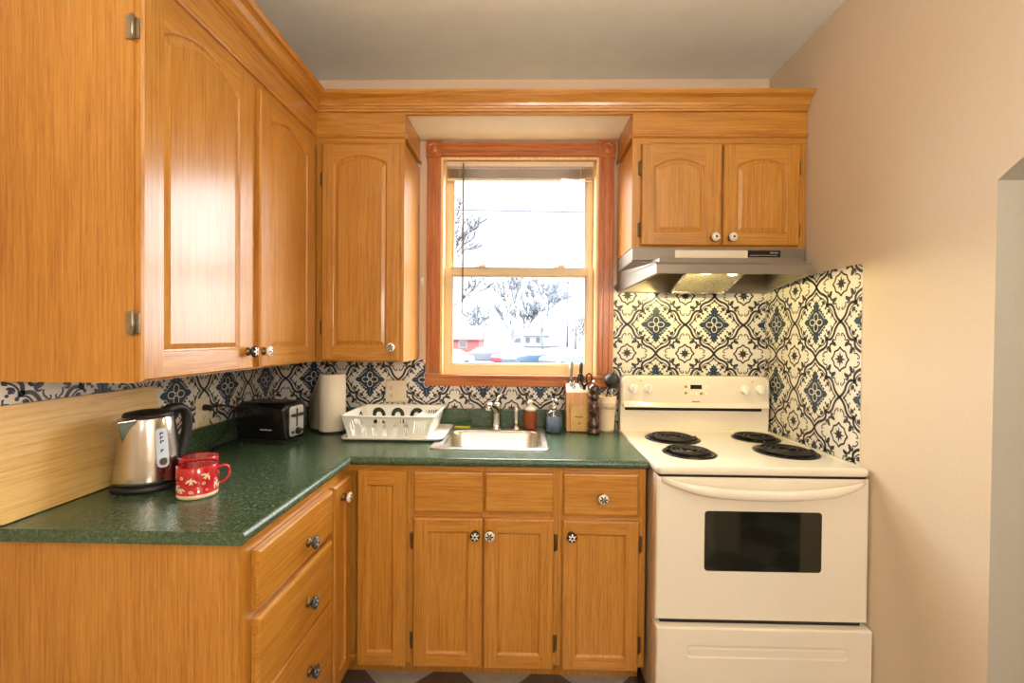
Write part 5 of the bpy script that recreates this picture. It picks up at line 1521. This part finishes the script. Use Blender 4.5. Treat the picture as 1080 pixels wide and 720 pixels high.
pl = thing('utility_pole', (5.9, 58.0, GZ), 'tall utility pole with a crossarm beyond the parking lot', 'pole')
build('post', M().tube([(5.9, 58, GZ), (5.9, 58, 8.9)], [0.17, 0.12], 10), ['pole'], pl)
build('crossarm', M().box(4.5, 7.3, 57.84, 57.96, 8.25, 8.42).tube([(5.0, 57.8, 8.25), (5.9, 57.86, 7.6)], 0.03, 5).tube([(6.8, 57.8, 8.25), (5.9, 57.86, 7.6)], 0.03, 5), ['pole'], pl)
m = M()
for x in (4.6, 5.3, 6.5, 7.2): m.lathe([(0.05, 8.42), (0.07, 8.52), (0.04, 8.62), (0, 8.64)], (x, 57.9, 0), 8)
build('insulators', m, ['white_paint'], pl)
build('transformer', M().lathe([(0.0, 6.2), (0.25, 6.2), (0.27, 6.3), (0.27, 7.1), (0.2, 7.2), (0, 7.2)], (5.5, 57.7, 0), 14), ['roof_grey'], pl)
p2 = build('utility_pole', M().tube([(7.9, 66, GZ), (7.9, 66, 6.6)], [0.14, 0.10], 10).tube([(7.5, 66, 5.2), (8.5, 66, 5.4)], 0.05, 6), ['pole'])
tag(p2, 'shorter plain pole standing right of the tall utility pole', 'pole')
w1 = build('power_line', M().tube([(-9.0 + 0.5 * k, 20.0, 7.05 - 0.0295 * k * 0.5 * 0.5 + 0.00002 * (k - 30) ** 2 * 2) for k in range(0, 61, 4)], 0.042, 5), ['pole'])
tag(w1, 'dark power line crossing the sky in the upper window', 'cable')
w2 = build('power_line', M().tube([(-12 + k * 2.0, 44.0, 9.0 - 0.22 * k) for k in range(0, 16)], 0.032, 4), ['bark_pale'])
tag(w2, 'faint sloping power line in the lower window', 'cable')

def house(name, x0, x1, y0, y1, z1, label, wm):
    b = thing(name, ((x0 + x1) / 2, (y0 + y1) / 2, GZ), label, 'building')
    build('wall', M().box(x0, x1, y0, y1, GZ, z1), [wm], b)
    xm = (x0 + x1) / 2
    build('roof', M().prism([(y0 - 0.4, z1), (y1 + 0.4, z1), ((y0 + y1) / 2, z1 + 1.6)], fmx, x0 - 0.3, x1 + 0.3), ['roof_grey' if wm != 'red_barn' else 'red_barn'], b)
    k = 0
    x = x0 + 0.8
    while x < x1 - 1.2:
        w = build('window', M().box(x, x + 0.9, y0 - 0.05, y0, GZ + 1.2, GZ + 2.4), ['white_paint'], b)
        build('pane', M().box(x + 0.08, x + 0.82, y0 - 0.06, y0 - 0.05, GZ + 1.28, GZ + 2.32), ['car_glass'], w)
        x += 2.0
    return b
house('building', -9.6, -4.6, 49.0, 54.0, 1.0, 'low red building at the left edge of the window view', 'red_barn')
house('building', -2.0, 5.5, 88.0, 94.0, 1.6, 'pale far building behind the parked trucks', 'white_paint')

CARM = {}
def car(x, y, rot, paint, label, van=False):
    c = thing('parked_car', (x, y, GZ), label, 'car', 'cars parked outside the window')
    fz = lambda u, v, n: (x + u, y + n, GZ + v)
    body = [(-2.1, 0.35), (-2.15, 0.75), (-1.9, 0.95), (-1.1, 1.02), (-0.5, 1.42), (0.9, 1.46), (1.6, 1.05), (2.05, 0.98), (2.15, 0.6), (2.1, 0.35)]
    loops = []
    for n, sc_x, dz in ((-0.88, 0.97, 0), (-0.80, 1.0, 0), (0.80, 1.0, 0), (0.88, 0.97, 0)):
        loops.append([(x + u * sc_x, y + n * (0.86 if v > 1.1 else 1.0), GZ + v) for u, v in body])
    build('body', M().loops(loops, 0, True, True), [paint], c, bevel=0.05)
    m = M()
    for s in (-1, 1):
        yy = y + s * 0.80
        m.add([(x - 0.95, yy, GZ + 1.04), (x + 1.4, yy, GZ + 1.06), (x + 0.85, yy - s * 0.06, GZ + 1.36), (x - 0.45, yy - s * 0.06, GZ + 1.34)], [(0, 1, 2, 3)])
        m.v[-4:] = [(a, b + s * 0.03, c_) for a, b, c_ in m.v[-4:]]
    build('side_windows', m, ['car_glass'], c)
    for dx in (-1.35, 1.35):
        for s in (-1, 1):
            build('wheel', M().lathe([(0.0, -0.1), (0.30, -0.1), (0.33, -0.06), (0.33, 0.06), (0.30, 0.1), (0, 0.1)], (x + dx, y + s * 0.82, GZ + 0.33), 16, 0, True, 'Y'), ['tyre'], c)
    c.rotation_euler = (0, 0, rot)
    return c
car(-3.4, 40.0, 0.1, 'car_silver', 'silver car parked nearest the red building')
car(-0.4, 38.0, 0.75, 'car_red', 'red car parked at an angle in the middle of the lot')
car(3.6, 43.0, 0.75, 'car_red', 'second red car parked right of the other angled red car')
car(0.6, 36.0, 0.7, 'car_blue', 'pale blue car parked in front of the two red cars')
car(-2.6, 46.0, 0.1, 'white_paint', 'white car parked behind the silver car')

car(-5.6, 33.0, 0.75, 'white_paint', 'white car parked at the lower left of the window view')
car(3.4, 34.5, 0.75, 'car_silver', 'silver car parked at an angle below the utility pole')
tk = thing('flatbed_truck', (2.2, 64.0, GZ), 'long white flatbed truck parked at the far side of the lot', 'truck')
build('cab', M().prism([(-3.4, 0.6), (-3.5, 1.5), (-3.1, 2.4), (-1.9, 2.5), (-1.8, 0.6)], lambda u, v, n: (2.2 + u, 64 + n, GZ + v), -1.0, 1.0), ['white_paint'], tk, bevel=0.05)
build('cab_window', M().prism([(-3.2, 1.6), (-3.0, 2.2), (-2.3, 2.25), (-2.3, 1.6)], lambda u, v, n: (2.2 + u, 64 + n, GZ + v), -1.02, -1.005), ['car_glass'], tk)
build('flatbed', M().box(0.5, 5.4, 63.0, 65.0, GZ + 0.9, GZ + 1.15), ['roof_grey'], tk)
build('cargo_box', M().box(3.4, 5.4, 63.1, 64.9, GZ + 1.15, GZ + 2.1), ['white_paint'], tk, bevel=0.03)
for dx in (-2.6, 1.9, 2.9):
    build('wheel', M().lathe([(0.0, -0.12), (0.42, -0.12), (0.45, 0.0), (0.42, 0.12), (0, 0.12)], (2.2 + dx, 63.0, GZ + 0.45), 16, 0, True, 'Y'), ['tyre'], tk)

# ------------------------------------------------------------------ LIGHT
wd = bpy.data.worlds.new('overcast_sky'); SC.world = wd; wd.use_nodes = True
nt = wd.node_tree; nt.nodes.clear()
bgn = nt.nodes.new('ShaderNodeBackground'); on = nt.nodes.new('ShaderNodeOutputWorld')
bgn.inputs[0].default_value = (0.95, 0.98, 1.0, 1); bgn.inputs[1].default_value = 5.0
# overcast: strength cut ahead in the camera's view, raised elsewhere to light the room
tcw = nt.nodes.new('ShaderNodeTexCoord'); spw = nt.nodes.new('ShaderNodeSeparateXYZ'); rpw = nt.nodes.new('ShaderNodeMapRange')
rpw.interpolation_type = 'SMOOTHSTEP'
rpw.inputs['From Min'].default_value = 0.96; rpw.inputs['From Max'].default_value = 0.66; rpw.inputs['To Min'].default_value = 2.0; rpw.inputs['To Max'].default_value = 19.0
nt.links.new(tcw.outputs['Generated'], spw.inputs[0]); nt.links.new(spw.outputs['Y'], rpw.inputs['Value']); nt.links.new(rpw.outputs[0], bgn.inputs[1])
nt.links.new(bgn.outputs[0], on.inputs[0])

def light(name, typ, loc, energy, color, **kw):
    L = bpy.data.lights.new(name, typ); L.energy = energy; L.color = color
    for k, v in kw.items():
        if k not in ('rot',): setattr(L, k, v)
    o = bpy.data.objects.new(name, L); COL.objects.link(o); o.location = loc
    if 'rot' in kw: o.rotation_euler = kw['rot']
    return o
pt_ = light('window_portal', 'AREA', ((WX0 + WX1) / 2, BW + 0.16, (WZ0 + WZ1) / 2), 1.0, (1, 1, 1), shape='RECTANGLE', size=WX1 - WX0, size_y=WZ1 - WZ0, rot=(-pi / 2, 0, 0))
pt_.data.cycles.is_portal = True
WARM = (1.0, 0.945, 0.905)
light('room_fill_lamp', 'POINT', (0.70, -0.65, 1.66), 54.0, WARM, shadow_soft_size=0.20)  # unseen room light, lowered and shifted right to even out the cabinets
light('rear_fill_lamp', 'POINT', (-0.3, -2.1, 2.1), 14.0, WARM, shadow_soft_size=0.16)  # unseen fill light added behind the camera
light('ceiling_fill', 'AREA', (0.1, -0.35, 1.75), 34.0, WARM, shape='DISK', size=0.35, rot=(pi, 0, 0))  # unseen upward fill added to brighten the ceiling
light('hall_lamp', 'POINT', (2.1, 0.0, CZ - 0.4), 10.0, WARM, shadow_soft_size=0.12)
light('hood_lamp', 'POINT', (0.80, 1.985, 1.655), 6.5, (1.0, 0.84, 0.36), shadow_soft_size=0.02)

# ------------------------------------------------------------------ CAMERA
F, YAW, PITCH, ROLL, HC = 476.57, radians(1.1818), radians(0.6279), radians(0.5009), 1.386
fwd = Vector((-sin(YAW) * cos(PITCH), cos(YAW) * cos(PITCH), -sin(PITCH)))
rgt = Vector((cos(YAW), sin(YAW), 0)); upv = rgt.cross(fwd)
r2 = rgt * cos(ROLL) + upv * sin(ROLL); u2 = upv * cos(ROLL) - rgt * sin(ROLL)
cam = bpy.data.cameras.new('camera'); co = bpy.data.objects.new('camera', cam); COL.objects.link(co)
co.matrix_world = Matrix(((r2.x, u2.x, -fwd.x, 0), (r2.y, u2.y, -fwd.y, 0), (r2.z, u2.z, -fwd.z, HC), (0, 0, 0, 1)))
cam.sensor_width = 36.0; cam.lens = 36.0 * F / 1080; cam.clip_start = 0.02; cam.clip_end = 500
SC.camera = co

vs_ = SC.view_settings
vs_.view_transform = 'Standard'; vs_.look = 'None'; vs_.gamma = 1.0; vs_.use_curve_mapping = False; vs_.exposure = 0.24
SC.cycles.max_bounces = 10; SC.cycles.diffuse_bounces = 5; SC.cycles.transparent_max_bounces = 16
SC.cycles.sample_clamp_indirect = 6.0
SC.cycles.caustics_reflective = False; SC.cycles.caustics_refractive = False
